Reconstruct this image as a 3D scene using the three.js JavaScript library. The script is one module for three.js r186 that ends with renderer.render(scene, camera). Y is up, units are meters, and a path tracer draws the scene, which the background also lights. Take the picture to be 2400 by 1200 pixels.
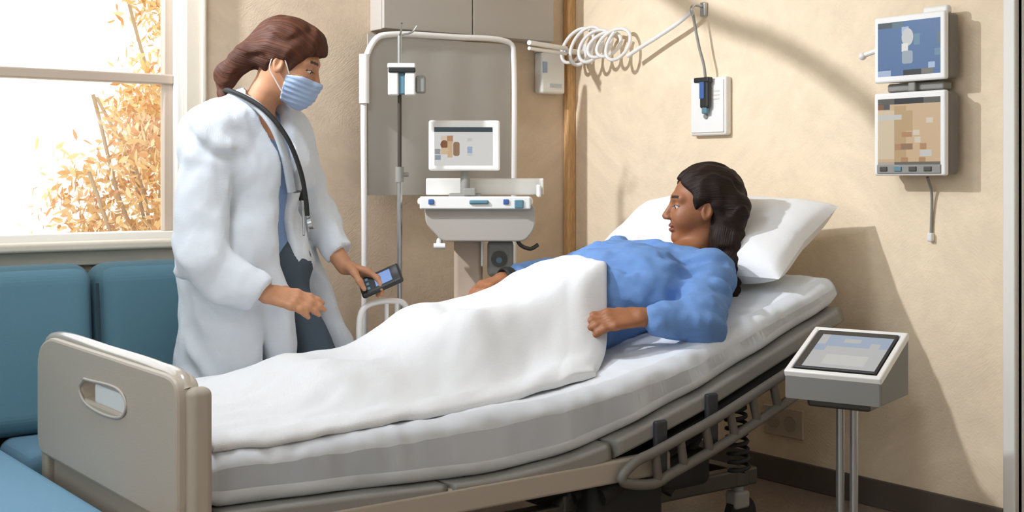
import * as THREE from 'three';
import { RoundedBoxGeometry } from 'three/addons/geometries/RoundedBoxGeometry.js';
import { mergeGeometries, mergeVertices } from 'three/addons/utils/BufferGeometryUtils.js';
import { RectAreaLightUniformsLib } from 'three/addons/lights/RectAreaLightUniformsLib.js';
import { ImprovedNoise } from 'three/addons/math/ImprovedNoise.js';

// ------------------------------------------------------------------ camera, sky, light, exposure
// Room axes: x runs along the bed towards the head wall, z runs from the window wall to the camera, y is up.
const scene = new THREE.Scene();
const camera = new THREE.PerspectiveCamera(2 * Math.atan(600 / 3000) * 180 / Math.PI, 2, 0.05, 80);
camera.position.set(-1.199, 1.2, 2.847);
camera.lookAt(-1.199 + 0.6, 1.2, 2.847 - 0.8);
camera.setViewOffset(2400, 1200, 0, 185, 2400, 1200);
camera.updateProjectionMatrix();
const renderer = new THREE.WebGLRenderer();
renderer.toneMapping = THREE.LinearToneMapping;
renderer.toneMappingExposure = 1.07;
renderer.shadowMap.enabled = true;
RectAreaLightUniformsLib.init();
scene.background = new THREE.Color(0.93, 0.97, 1.0);
scene.backgroundIntensity = 2.2;
const LAMP = new THREE.Vector3(-0.6, 2.85, -1.45);       // head of the added key lamp, unseen, left of the frame
const LAMP_POWER = 27, PANELS = [[-0.2, -0.5, 26, 'above the foot of the bed'], [0.6, 2.3, 10, 'near the viewer'], [-1.6, 0.9, 12, 'near the left wall']];  // unseen ceiling panels added for top light and fill

// ------------------------------------------------------------------ helpers
let seed = 7;
const rnd = () => { seed = (seed * 1664525 + 1013904223) % 4294967296; return seed / 4294967296; };
const noise = new ImprovedNoise();
const V = (x, y, z) => new THREE.Vector3(x, y, z);
const taken = new Map();
const numbered = (n) => { const k = taken.get(n) ?? 0; taken.set(n, k + 1); return k ? `${n}_${String(k).padStart(3, '0')}` : n; };
const lerp = (a, b, t) => a + (b - a) * t, clamp = (x, a, b) => Math.min(b, Math.max(a, x));
const sstep = (a, b, x) => { const t = clamp((x - a) / (b - a), 0, 1); return t * t * (3 - 2 * t); };
function curve(pts) { return (x) => {                     // smooth interpolation through [x, y] pairs
  if (x <= pts[0][0]) return pts[0][1];
  const n = pts.length; if (x >= pts[n - 1][0]) return pts[n - 1][1];
  let i = 0; while (x > pts[i + 1][0]) i++;
  const s = (j) => { const a = pts[Math.max(0, j - 1)], b = pts[Math.min(n - 1, j + 1)]; return (b[1] - a[1]) / (b[0] - a[0]); };
  const [x0, y0] = pts[i], [x1, y1] = pts[i + 1], h = x1 - x0, t = (x - x0) / h;
  return (2 * t ** 3 - 3 * t * t + 1) * y0 + (t ** 3 - 2 * t * t + t) * h * s(i) + (-2 * t ** 3 + 3 * t * t) * y1 + (t ** 3 - t * t) * h * s(i + 1);
}; }
function shade(o) { o.castShadow = true; o.receiveShadow = true; return o; }
function part(parent, name, geo, mat, label) {
  const m = shade(new THREE.Mesh(geo, mat)); m.name = name; parent.add(m);
  if (label) m.userData.label = label;
  return m;
}
function thing(name, label, category, pos = [0, 0, 0], turn = 0, group) {
  const o = new THREE.Group(); o.name = numbered(name); o.position.set(...pos); o.rotation.y = turn;
  o.userData = { label, category }; if (group) o.userData.group = group;
  scene.add(o); return o;
}
function struct(name, geo, mat, label) {
  const m = part(scene, name, geo, mat); m.userData = { kind: 'structure', label, category: name.split('_')[0] }; return m;
}
function structGroup(name, label) {
  const g = new THREE.Group(); g.name = name; g.userData = { kind: 'structure', label, category: name.split('_')[0] }; scene.add(g); return g;
}
const box = (w, h, d, x = 0, y = 0, z = 0) => new THREE.BoxGeometry(w, h, d).translate(x, y, z);
const rbox = (w, h, d, r, x = 0, y = 0, z = 0, s = 3) => new RoundedBoxGeometry(w, h, d, s, Math.min(r, w / 2.01, h / 2.01, d / 2.01)).translate(x, y, z);
// a box given by its two corners
const span = (x0, x1, y0, y1, z0, z1, r = 0) => r ? rbox(x1 - x0, y1 - y0, z1 - z0, r, (x0 + x1) / 2, (y0 + y1) / 2, (z0 + z1) / 2) : box(x1 - x0, y1 - y0, z1 - z0, (x0 + x1) / 2, (y0 + y1) / 2, (z0 + z1) / 2);
function rod(a, b, r, r2 = r, seg = 16) {
  const A = V(...a), B = V(...b), d = B.clone().sub(A), g = new THREE.CylinderGeometry(r2, r, d.length(), seg);
  g.applyQuaternion(new THREE.Quaternion().setFromUnitVectors(V(0, 1, 0), d.clone().normalize()));
  return g.translate((A.x + B.x) / 2, (A.y + B.y) / 2, (A.z + B.z) / 2);
}
const tube = (pts, r, n = 60, seg = 10) => new THREE.TubeGeometry(new THREE.CatmullRomCurve3(pts.map((p) => V(...p)), false, 'centripetal'), n, r, seg);
const loopTube = (pts, r, n = 60, seg = 10) => new THREE.TubeGeometry(new THREE.CatmullRomCurve3(pts.map((p) => V(...p)), true, 'centripetal'), n, r, seg, true);
const merge = (list) => mergeGeometries(list.map((g) => { const h = g.index ? g.toNonIndexed() : g; for (const k of Object.keys(h.attributes)) if (!['position', 'normal', 'uv'].includes(k)) h.deleteAttribute(k); return h; }));
const lathe = (pts, seg = 32) => new THREE.LatheGeometry(pts.map(([r, y]) => new THREE.Vector2(r, y)), seg);
function outline(pts, depth, bevel = 0.004, r = 0) {      // a flat outline in x, y with thickness along z
  const s = new THREE.Shape(); 
  if (!r) pts.forEach(([x, y], i) => i ? s.lineTo(x, y) : s.moveTo(x, y));
  else pts.forEach((p, i) => {
    const a = pts[(i + pts.length - 1) % pts.length], b = pts[(i + 1) % pts.length];
    const cut = (q) => { const dx = q[0] - p[0], dy = q[1] - p[1], l = Math.hypot(dx, dy), k = Math.min(r, l / 2) / l; return [p[0] + dx * k, p[1] + dy * k]; };
    const u = cut(a), w = cut(b); i ? s.lineTo(...u) : s.moveTo(...u); s.quadraticCurveTo(p[0], p[1], w[0], w[1]);
  });
  s.closePath();
  return { shape: s, build: (holes = []) => { s.holes.push(...holes); return new THREE.ExtrudeGeometry(s, { depth, bevelEnabled: bevel > 0, bevelSize: bevel, bevelThickness: bevel, bevelSegments: 2, curveSegments: 10 }); } };
}

// ------------------------------------------------------------------ textures and materials
function tex(n, fn, color = true) {
  const d = new Uint8Array(n * n * 4);
  for (let j = 0; j < n; j++) for (let i = 0; i < n; i++) { const c = fn(i / n, j / n, i, j); const k = 4 * (j * n + i); d[k] = c[0]; d[k + 1] = c[1]; d[k + 2] = c[2]; d[k + 3] = 255; }
  const t = new THREE.DataTexture(d, n, n); t.wrapS = t.wrapT = THREE.RepeatWrapping; t.magFilter = THREE.LinearFilter; t.minFilter = THREE.LinearMipmapLinearFilter; t.generateMipmaps = true;
  if (color) t.colorSpace = THREE.SRGBColorSpace; t.needsUpdate = true; return t;
}
// noise that repeats with the texture: sampled on a torus-like pair of rings
const per = (u, v, f, o = 0) => { const a = u * 2 * Math.PI, b = v * 2 * Math.PI; return noise.noise(Math.cos(a) * f + o, Math.sin(a) * f + Math.cos(b) * f * 1.3, Math.sin(b) * f + o * 0.7); };
const grey = (v) => { const c = clamp(Math.round(v * 255), 0, 255); return [c, c, c]; };
const plasterBump = tex(512, (u, v) => grey(0.5 + 0.25 * per(u, v, 14) + 0.2 * per(u, v, 40, 3) + 0.1 * per(u, v, 5, 9)), false);
const weaveBump = tex(256, (u, v, i, j) => grey(0.5 + 0.22 * Math.sin(i * Math.PI / 4) * (((j >> 3) & 1) ? 1 : -1) + 0.22 * Math.sin(j * Math.PI / 4) + 0.15 * (rnd() - 0.5)), false);
const mottle = (r, g, b, amp, f) => tex(256, (u, v) => { const n = 1 + amp * (per(u, v, f) + 0.6 * per(u, v, f * 3, 4)) + amp * 0.35 * (rnd() - 0.5); return [clamp(r * n, 0, 255), clamp(g * n, 0, 255), clamp(b * n, 0, 255)]; });
const rep = (t, x, y = x) => { const c = t.clone(); c.repeat.set(x, y); c.needsUpdate = true; return c; };
const M = (color, roughness = 0.6, o = {}) => new THREE.MeshPhysicalMaterial({ color, roughness, ...o });
const cloth = (color, bump = 0.0006, o = {}) => M(color, 0.92, { bumpMap: rep(weaveBump, 14), bumpScale: bump, ...o });
const wallMap = (hexRGB, amp = 0.03) => ({ map: rep(mottle(...hexRGB, amp, 3), 0.6), bumpMap: rep(plasterBump, 1.4), bumpScale: 0.0012 });
const mats = {
  cream: M('#ffffff', 0.85, wallMap([240, 220, 190])),
  tan: M('#ffffff', 0.85, wallMap([218, 197, 171])),
  paleWall: M('#ffffff', 0.85, wallMap([232, 224, 210])),
  ceiling: M('#f4f2ec', 0.9, { bumpMap: rep(plasterBump, 2), bumpScale: 0.001 }),
  floor: M('#ffffff', 0.42, { map: rep(mottle(146, 131, 120, 0.09, 9), 1.2) }),
  skirting: M('#5a5049', 0.6),
  casing: M('#e2d7c4', 0.55, { bumpMap: rep(plasterBump, 2), bumpScale: 0.0004 }),
  sash: M('#efece4', 0.45),
  mullion: M('#c3b09d', 0.5),
  wood: M('#ffffff', 0.5, { map: tex(256, (u, v) => { const g = 1 + 0.12 * per(u * 0.5, v * 4, 3) + 0.07 * Math.sin(60 * u + 9 * per(u, v, 2)); return [214 * g, 170 * g, 118 * g]; }) }),
  white: M('#eceae4', 0.38), whiteGloss: M('#f1f0ec', 0.22, { clearcoat: 0.4 }),
  enamel: M('#eceae6', 0.3, { clearcoat: 0.5, clearcoatRoughness: 0.2 }),
  steel: M('#b9bdbe', 0.28, { metalness: 0.9 }), darkSteel: M('#55544f', 0.4, { metalness: 0.6 }),
  blackRubber: M('#1d1c1b', 0.7), charcoal: M('#35373a', 0.5), darkPlastic: M('#2b2c2d', 0.35),
  greyPlastic: M('#8f8d87', 0.5), bedPlastic: M('#b5aa9a', 0.45, { bumpMap: rep(plasterBump, 3), bumpScale: 0.0004 }), bedGloss: M('#b5aa9a', 0.3, { clearcoat: 1, clearcoatRoughness: 0.12 }), trayGrey: M('#7d7b76', 0.5),
  recess: M('#635d54', 0.6), taupe: M('#b1aaa0', 0.6), bluePlastic: M('#3f63a0', 0.4), tealPlastic: M('#5d8595', 0.45),
  sheet: cloth('#eaeef2', 0.0005), blanket: cloth('#f0f1f2', 0.0008), pillow: cloth('#f0f1f1', 0.0005),
  sofa: cloth('#5f8796', 0.0008), sofaSeatLit: cloth('#749db5', 0.0008), seam_strip: cloth('#33454d', 0.0004),  // seat cloth paler than the back: light from above put into its colour
  fabricGrey: cloth('#b5b0a7', 0.0006), coat: cloth('#e0e6ec', 0.0007), scrub: cloth('#7f9cc4', 0.0006), trousers: cloth('#47545f', 0.0006),
  gown: cloth('#6a90c6', 0.0006), mask: cloth('#a9bddc', 0.0004), glass: M('#ffffff', 0.02, { transmission: 1, thickness: 0, ior: 1.45 }),
};
const strandRow = Array.from({ length: 512 }, () => rnd());
const strandAt = (u) => { const f = ((u % 512) + 512) % 512, i = Math.floor(f); return lerp(strandRow[i], strandRow[(i + 1) % 512], f - i); };
const strandBump = tex(512, (u, v, i, j) => grey(0.25 + 0.35 * strandAt(i + 3 * Math.sin(j * Math.PI / 128)) + 0.4 * strandAt(Math.floor(i / 4) * 9 + 2)), false);
const strandMap = (r, g, b) => tex(512, (u, v, i, j) => { const n = 0.74 + 0.4 * strandAt(i * 1.0 + 2 * Math.sin(j * Math.PI / 128) + 77) * strandAt(i / 6 + 40) + 0.1 * strandAt(i / 24); return [clamp(r * n, 0, 255), clamp(g * n, 0, 255), clamp(b * n, 0, 255)]; });
const hairMat = (r, g, b) => M('#ffffff', 0.6, { specularIntensity: 0.5, map: strandMap(r, g, b), bumpMap: strandBump, bumpScale: 0.0022, side: THREE.DoubleSide });
const skinMat = (o) => M('#ffffff', 0.55, { vertexColors: true, sheen: 0.15, ...o });

// ------------------------------------------------------------------ signed distance bodies
const smin = (a, b, k) => { const h = Math.max(k - Math.abs(a - b), 0) / k; return Math.min(a, b) - h * h * k * 0.25; };
const smax = (a, b, k) => -smin(-a, -b, k);
function cone(px, py, pz, B) {
  const bx = B[3] - B[0], by = B[4] - B[1], bz = B[5] - B[2], qx = px - B[0], qy = py - B[1], qz = pz - B[2];
  const t = clamp((qx * bx + qy * by + qz * bz) / (bx * bx + by * by + bz * bz + 1e-9), 0, 1);
  return Math.hypot(qx - t * bx, qy - t * by, qz - t * bz) - (B[6] + (B[7] - B[6]) * t);
}
const bone = (a, b, ra, rb = ra) => [...a, ...b, ra, rb];
const bones = (list, k) => (x, y, z) => { let d = 1e9; for (const B of list) d = smin(d, cone(x, y, z, B), k); return d; };
const ell = (x, y, z, cx, cy, cz, rx, ry, rz) => { const a = (x - cx) / rx, b = (y - cy) / ry, c = (z - cz) / rz, l = Math.hypot(a, b, c); const m = Math.hypot(a / rx, b / ry, c / rz); return m < 1e-6 ? -Math.min(rx, ry, rz) : l * (l - 1) / m; };
function boundsOf(list, pad) {
  const lo = [1e9, 1e9, 1e9], hi = [-1e9, -1e9, -1e9];
  for (const B of list) for (let i = 0; i < 3; i++) { const r = Math.max(B[6], B[7]) + pad; lo[i] = Math.min(lo[i], B[i] - r, B[i + 3] - r); hi[i] = Math.max(hi[i], B[i] + r, B[i + 3] + r); }
  return [lo, hi];
}
// surface nets: one vertex in each cell the surface crosses
function net(f, [lo, hi], cell, paint, mapUV) {
  const n = [0, 1, 2].map((i) => Math.ceil((hi[i] - lo[i]) / cell) + 1), [nx, ny, nz] = n, val = new Float32Array(nx * ny * nz);
  const id = (i, j, k) => (k * ny + j) * nx + i;
  for (let k = 0; k < nz; k++) for (let j = 0; j < ny; j++) for (let i = 0; i < nx; i++) val[id(i, j, k)] = f(lo[0] + i * cell, lo[1] + j * cell, lo[2] + k * cell);
  const vert = new Int32Array(nx * ny * nz).fill(-1), pos = [], index = [];
  const C = [[0, 0, 0], [1, 0, 0], [0, 1, 0], [1, 1, 0], [0, 0, 1], [1, 0, 1], [0, 1, 1], [1, 1, 1]];
  const E = [[0, 1], [2, 3], [4, 5], [6, 7], [0, 2], [1, 3], [4, 6], [5, 7], [0, 4], [1, 5], [2, 6], [3, 7]];
  const g = new Float32Array(8);
  for (let k = 0; k < nz - 1; k++) for (let j = 0; j < ny - 1; j++) for (let i = 0; i < nx - 1; i++) {
    let m = 0; for (let c = 0; c < 8; c++) { g[c] = val[id(i + C[c][0], j + C[c][1], k + C[c][2])]; if (g[c] < 0) m++; }
    if (m === 0 || m === 8) continue;
    let x = 0, y = 0, z = 0, w = 0;
    for (const [a, b] of E) if ((g[a] < 0) !== (g[b] < 0)) { const t = g[a] / (g[a] - g[b]); x += lerp(C[a][0], C[b][0], t); y += lerp(C[a][1], C[b][1], t); z += lerp(C[a][2], C[b][2], t); w++; }
    vert[id(i, j, k)] = pos.length / 3; pos.push(lo[0] + (i + x / w) * cell, lo[1] + (j + y / w) * cell, lo[2] + (k + z / w) * cell);
  }
  const quad = (a, b, c, d, flip) => { if (a < 0 || b < 0 || c < 0 || d < 0) return; flip ? index.push(a, c, b, a, d, c) : index.push(a, b, c, a, c, d); };
  for (let k = 1; k < nz - 1; k++) for (let j = 1; j < ny - 1; j++) for (let i = 1; i < nx - 1; i++) {
    const s = val[id(i, j, k)] < 0;
    if (s !== (val[id(i + 1, j, k)] < 0)) quad(vert[id(i, j - 1, k - 1)], vert[id(i, j, k - 1)], vert[id(i, j, k)], vert[id(i, j - 1, k)], !s);
    if (s !== (val[id(i, j + 1, k)] < 0)) quad(vert[id(i - 1, j, k - 1)], vert[id(i - 1, j, k)], vert[id(i, j, k)], vert[id(i, j, k - 1)], !s);
    if (s !== (val[id(i, j, k + 1)] < 0)) quad(vert[id(i - 1, j - 1, k)], vert[id(i, j - 1, k)], vert[id(i, j, k)], vert[id(i - 1, j, k)], !s);
  }
  const geo = new THREE.BufferGeometry(), P = new Float32Array(pos), uv = new Float32Array(P.length / 3 * 2);
  geo.setAttribute('position', new THREE.BufferAttribute(P, 3)); geo.setIndex(index); geo.computeVertexNormals();
  for (let i = 0; i < P.length / 3; i++) { uv[2 * i] = P[3 * i] + P[3 * i + 2] * 0.8; uv[2 * i + 1] = P[3 * i + 1]; }
  if (mapUV) for (let i = 0; i < P.length / 3; i++) { const q = mapUV(P[3 * i], P[3 * i + 1], P[3 * i + 2]); uv[2 * i] = q[0]; uv[2 * i + 1] = q[1]; }
  geo.setAttribute('uv', new THREE.BufferAttribute(uv, 2));
  if (paint) { const c = new Float32Array(P.length), t = new THREE.Color(); for (let i = 0; i < P.length; i += 3) { paint(P[i], P[i + 1], P[i + 2], t); c[i] = t.r; c[i + 1] = t.g; c[i + 2] = t.b; } geo.setAttribute('color', new THREE.BufferAttribute(c, 3)); }
  return geo;
}
// a hand: palm and five fingers as bones; dir to the fingertips, palm faces normal, thumb on the side given
function handBones(w, dir, normal, thumb, curls, spread = 0.02, size = 1, thumbIn = 0.3) {
  const D = V(...dir).normalize(), N = V(...normal); N.addScaledVector(D, -N.dot(D)).normalize();
  const S = V(...thumb); S.addScaledVector(D, -S.dot(D)).addScaledVector(N, -S.dot(N)).normalize();
  const W = V(...w), at = (d, s, n) => W.clone().addScaledVector(D, d * size).addScaledVector(S, s * size).addScaledVector(N, n * size), out = [];
  const len = [[0.042, 0.026, 0.02], [0.046, 0.03, 0.021], [0.043, 0.027, 0.02], [0.033, 0.02, 0.018]], off = [0.03, 0.01, -0.011, -0.03], far = [0.088, 0.092, 0.087, 0.078];
  for (let i = 0; i < 4; i++) {
    const root = at(far[i], off[i], 0); out.push(bone(at(0, off[i] * 0.55, 0).toArray(), root.toArray(), 0.0165 * size, 0.012 * size));
    let p = root, a = 0, d0 = D.clone().addScaledVector(S, off[i] * spread * 40).normalize();
    len[i].forEach((l, q) => { a += curls[i] * [0.75, 1, 0.7][q]; const d = d0.clone().multiplyScalar(Math.cos(a)).addScaledVector(N, Math.sin(a)); const e = p.clone().addScaledVector(d, l * size); out.push(bone(p.toArray(), e.toArray(), (0.0102 - 0.0009 * q) * size, (0.0094 - 0.001 * q) * size)); p = e; });
  }
  const t0 = at(0.022, 0.024, 0.006), t1 = at(0.052, 0.052, 0.006 + 0.05 * thumbIn), t2 = at(0.082, 0.058, 0.012 + 0.09 * thumbIn), t3 = at(0.105, 0.052, 0.015 + 0.12 * thumbIn);
  out.push(bone(t0.toArray(), t1.toArray(), 0.018 * size, 0.0125 * size), bone(t1.toArray(), t2.toArray(), 0.0118 * size, 0.0105 * size), bone(t2.toArray(), t3.toArray(), 0.0105 * size, 0.0085 * size));
  return out;
}
// a head that faces +x with its centre at the origin; frame maps the person's space to head space
function headFrame(c, fwd, up, size = 1) {
  const X = V(...fwd).normalize(), Y = V(...up); Y.addScaledVector(X, -Y.dot(X)).normalize(); const Z = X.clone().cross(Y);
  return { to: (x, y, z) => { const a = x - c[0], b = y - c[1], d = z - c[2]; return [(a * X.x + b * X.y + d * X.z) / size, (a * Y.x + b * Y.y + d * Y.z) / size, (a * Z.x + b * Z.y + d * Z.z) / size]; },
    from: (x, y, z) => V(...c).addScaledVector(X, x * size).addScaledVector(Y, y * size).addScaledVector(Z, z * size).toArray(), c, size };
}
function headShape(x, y, z) {
  const az = Math.abs(z);
  let d = ell(x, y, z, -0.015, 0.03, 0, 0.1, 0.092, 0.077);
  d = smin(d, ell(x, y, z, 0.022, -0.035, 0, 0.07, 0.08, 0.058), 0.03);
  d = smin(d, ell(x, y, az, 0.056, -0.03, 0.034, 0.03, 0.03, 0.026), 0.025);             // cheek
  d = smin(d, ell(x, y, z, 0.068, -0.096, 0, 0.022, 0.02, 0.026), 0.025);                // chin
  d = smin(d, cone(x, y, az, [0.078, 0.03, 0.012, 0.066, 0.03, 0.045, 0.013, 0.011]), 0.018); // brow
  d = smax(d, -ell(x, y, az, 0.097, 0.008, 0.031, 0.017, 0.013, 0.018), 0.014);          // eye socket
  d = smin(d, ell(x, y, az, 0.0735, 0.006, 0.031, 0.0125, 0.0115, 0.0125), 0.004);       // eyeball under its lid
  d = smin(d, cone(x, y, z, [0.087, 0.016, 0, 0.108, -0.026, 0, 0.007, 0.0115]), 0.012);   // nose
  d = smin(d, ell(x, y, az, 0.1, -0.03, 0.011, 0.012, 0.008, 0.008), 0.006);
  d = smin(d, ell(x, y, z, 0.089, -0.056, 0, 0.01, 0.007, 0.022), 0.006);                // lips
  d = smin(d, ell(x, y, z, 0.087, -0.069, 0, 0.011, 0.0075, 0.019), 0.006);
  d = smax(d, -ell(x, y, z, 0.1, -0.0625, 0, 0.012, 0.0016, 0.024), 0.003);
  const ex = x + 0.012, ey = y + 0.006; let ear = ell(ex * 0.97 + ey * 0.24, ey * 0.97 - ex * 0.24, az, 0, 0, 0.077, 0.018, 0.032, 0.009);
  ear = smax(ear, -ell(ex, ey, az, 0.003, 0.002, 0.087, 0.01, 0.02, 0.007), 0.005);
  return smin(d, ear, 0.008);
}
const sqr = (x) => x * x;
function eye(a, b, w, c) {                                // open eye on the eyeball: white, iris and a dark lash line above
  if (a < 0.066) return; const e = sqr((w - 0.031) / 0.0135) + sqr((b - 0.003) / 0.0048);
  if (e < 1) c.set(Math.abs(w - 0.033) < 0.0052 ? '#24160f' : '#d9d2c8');
  else if (e < 2.1 && b > 0.003) c.set('#1c120d');
}

// ------------------------------------------------------------------ the room
const XR = 2.66, XL = -2.3, ZB = -1.83, ZF = 3.7, HC = 3.0, T = 0.12;
const WX0 = -1.25, WX1 = 0.735, WY0 = 0.965, WY1 = 2.35;         // the window opening
struct('floor', span(XL - T, XR + T, -0.1, 0, ZB - T, ZF + T), mats.floor, 'brown grey speckled vinyl floor of the hospital room');
struct('ceiling', span(XL - T, XR + T, HC, HC + 0.1, ZB - T, ZF + T), mats.ceiling, 'plain white ceiling above the room');
function uvMetres(g) { const p = g.attributes.position, n = g.attributes.normal, u = g.attributes.uv; for (let i = 0; i < p.count; i++) { const ax = Math.abs(n.getX(i)), ay = Math.abs(n.getY(i)); if (ax > 0.7) u.setXY(i, p.getZ(i), p.getY(i)); else if (ay > 0.7) u.setXY(i, p.getX(i), p.getZ(i)); else u.setXY(i, p.getX(i), p.getY(i)); } return g; }
for (const n of ['floor', 'ceiling']) uvMetres(scene.getObjectByName(n).geometry);
struct('wall_back', uvMetres(merge([span(XL - T, WX0, 0, HC, ZB - T, ZB), span(WX0, WX1, 0, WY0, ZB - T, ZB), span(WX0, WX1, WY1, HC, ZB - T, ZB), span(WX1, XR + T, 0, HC, ZB - T, ZB)])), mats.tan, 'tan painted wall with the window and the grey cupboard');
const DZ0 = 0.49, DZ1 = 1.42, DY = 2.08;                             // doorway in the head wall
struct('wall_right', uvMetres(merge([span(XR, XR + T, 0, HC, ZB, DZ0), span(XR, XR + T, DY, HC, DZ0, DZ1), span(XR, XR + T, 0, HC, DZ1, ZF + T)])), mats.cream, 'warm cream wall behind the head of the bed');
const LZ0 = -0.7, LZ1 = 2.6, LY0 = 0.9, LY1 = 2.5;                 // left wall opening for the window added as cool fill, outside the frame
struct('wall_left', uvMetres(merge([span(XL - T, XL, 0, LY0, ZB, ZF + T), span(XL - T, XL, LY1, HC, ZB, ZF + T), span(XL - T, XL, LY0, LY1, ZB, LZ0), span(XL - T, XL, LY0, LY1, LZ1, ZF + T)])), mats.paleWall, 'pale wall facing the head wall');
struct('wall_front', uvMetres(span(XL, XR, 0, HC, ZF, ZF + T)), mats.paleWall, 'pale wall behind the viewer');
struct('baseboard_right', merge([span(XR - 0.014, XR, 0, 0.1, ZB, DZ0 - 0.06, 0.004)]), mats.skirting, 'dark brown skirting board along the cream wall');
struct('baseboard_back', span(0.8, XR - 0.016, 0, 0.1, ZB, ZB + 0.014, 0.004), mats.skirting, 'dark brown skirting board along the tan wall');
struct('trim_1', span(XR - 0.05, XR - 0.001, 0.1, HC, ZB + 0.001, ZB + 0.035, 0.006), mats.wood, 'narrow honey coloured wooden strip in the room corner');
struct('trim_2', merge([span(XR - 0.022, XR + 0.01, 0, DY + 0.06, DZ0 - 0.055, DZ0 - 0.012, 0.005), span(XR - 0.022, XR + 0.01, 0, DY + 0.06, DZ1 + 0.012, DZ1 + 0.055, 0.005), span(XR - 0.022, XR + 0.01, DY + 0.012, DY + 0.06, DZ0 - 0.055, DZ1 + 0.055, 0.005)]), mats.sash, 'white door frame trim at the right edge');
{
  const d = structGroup('door_1', 'beige flush door in the cream wall at the right edge');
  part(d, 'door_leaf', span(XR + 0.02, XR + 0.06, 0.005, DY - 0.004, DZ0 + 0.004, DZ1 - 0.004, 0.004), M('#e2d5c2', 0.5));
  part(d, 'jamb', merge([span(XR, XR + T, 0, DY, DZ0 - 0.011, DZ0 + 0.001), span(XR, XR + T, 0, DY, DZ1 - 0.001, DZ1 + 0.011)]), mats.sash);
  part(d, 'door_handle', merge([rod([XR - 0.03, 1.02, DZ1 - 0.08], [XR + 0.02, 1.02, DZ1 - 0.08], 0.009), rod([XR - 0.03, 1.02, DZ1 - 0.08], [XR - 0.03, 1.02, DZ1 - 0.2], 0.009)]), mats.steel);
}
{ // the window: casing, sashes with a cross bar, panes, a sill with a rounded nose
  const w = structGroup('window_1', 'white framed window with a cross bar, bright autumn trees outside');
  part(w, 'window_casing', merge([span(WX1 - 0.002, WX1 + 0.085, WY0 - 0.06, WY1 + 0.09, ZB, ZB + 0.03, 0.006), span(WX0 - 0.085, WX1 + 0.085, WY1, WY1 + 0.09, ZB, ZB + 0.03, 0.006), span(WX0 - 0.085, WX0 + 0.002, WY0 - 0.06, WY1 + 0.09, ZB, ZB + 0.03, 0.006), span(WX1 + 0.06, WX1 + 0.075, WY0 - 0.06, WY1 + 0.09, ZB + 0.02, ZB + 0.042, 0.004)]), mats.casing);
  part(w, 'window_frame', merge([span(WX1 - 0.03, WX1, WY0, WY1, ZB - 0.09, ZB + 0.012, 0.005), span(WX0, WX0 + 0.03, WY0, WY1, ZB - 0.09, ZB + 0.012, 0.005), span(WX0, WX1, WY1 - 0.03, WY1, ZB - 0.09, ZB + 0.01, 0.005), span(WX0, WX1, WY0, WY0 + 0.03, ZB - 0.09, ZB + 0.01, 0.005)]), mats.sash);
  part(w, 'sash_stile', merge([span(WX1 - 0.062, WX1 - 0.03, WY0 + 0.03, WY1 - 0.03, ZB - 0.075, ZB - 0.03, 0.004), span(WX0 + 0.03, WX0 + 0.06, WY0 + 0.03, WY1 - 0.03, ZB - 0.075, ZB - 0.03, 0.004)]), mats.mullion);
  part(w, 'cross_bar', span(WX0 + 0.03, WX1 - 0.03, 1.555, 1.592, ZB - 0.085, ZB - 0.02, 0.006), mats.mullion);
  part(w, 'mullion', span(-0.02, 0.02, WY0 + 0.03, WY1 - 0.03, ZB - 0.085, ZB - 0.025, 0.005), mats.mullion);
  for (const [x0, x1] of [[WX0 + 0.06, -0.02], [0.02, WX1 - 0.062]]) for (const [y0, y1] of [[WY0 + 0.03, 1.557], [1.59, WY1 - 0.03]]) part(w, 'pane', span(x0, x1, y0, y1, ZB - 0.058, ZB - 0.054), mats.glass);
  part(w, 'window_sill', merge([span(WX0 - 0.1, WX1 + 0.09, WY0 - 0.03, WY0 + 0.004, ZB - 0.02, ZB + 0.11, 0.012), span(WX0 - 0.08, WX1 + 0.07, WY0 - 0.085, WY0 - 0.03, ZB, ZB + 0.045, 0.008)]), mats.casing);
}

{
  const w = structGroup('window_added_2', 'added unseen window in the left wall for cool fill light');
  part(w, 'window_frame', merge([span(XL - 0.09, XL + 0.01, LY0, LY0 + 0.04, LZ0, LZ1), span(XL - 0.09, XL + 0.01, LY1 - 0.04, LY1, LZ0, LZ1), span(XL - 0.09, XL + 0.01, LY0, LY1, LZ0, LZ0 + 0.04), span(XL - 0.09, XL + 0.01, LY0, LY1, LZ1 - 0.04, LZ1), span(XL - 0.08, XL, LY0, LY1, 0.92, 0.98)]), mats.sash);
  for (const [a, b] of [[LZ0 + 0.04, 0.92], [0.98, LZ1 - 0.04]]) part(w, 'pane', span(XL - 0.052, XL - 0.048, LY0 + 0.04, LY1 - 0.04, a, b), mats.glass);
  part(w, 'window_sill', span(XL - 0.02, XL + 0.12, LY0 - 0.035, LY0, LZ0 - 0.06, LZ1 + 0.06, 0.01), mats.casing);
}
// ------------------------------------------------------------------ the bed
const topY = curve([[0.04, 0.54], [0.65, 0.54], [1.09, 0.558], [1.25, 0.572], [1.6, 0.63], [1.9, 0.715], [2.385, 0.868]]);
const thick = curve([[0.04, 0.14], [0.5, 0.155], [0.94, 0.18], [1.25, 0.168], [1.6, 0.135], [2.385, 0.105]]);
const slope = (x) => (topY(x + 0.01) - topY(x - 0.01)) / 0.02;
const ZN = -0.035, ZFAR = -1.0;                                   // near and far side of the mattress
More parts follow.
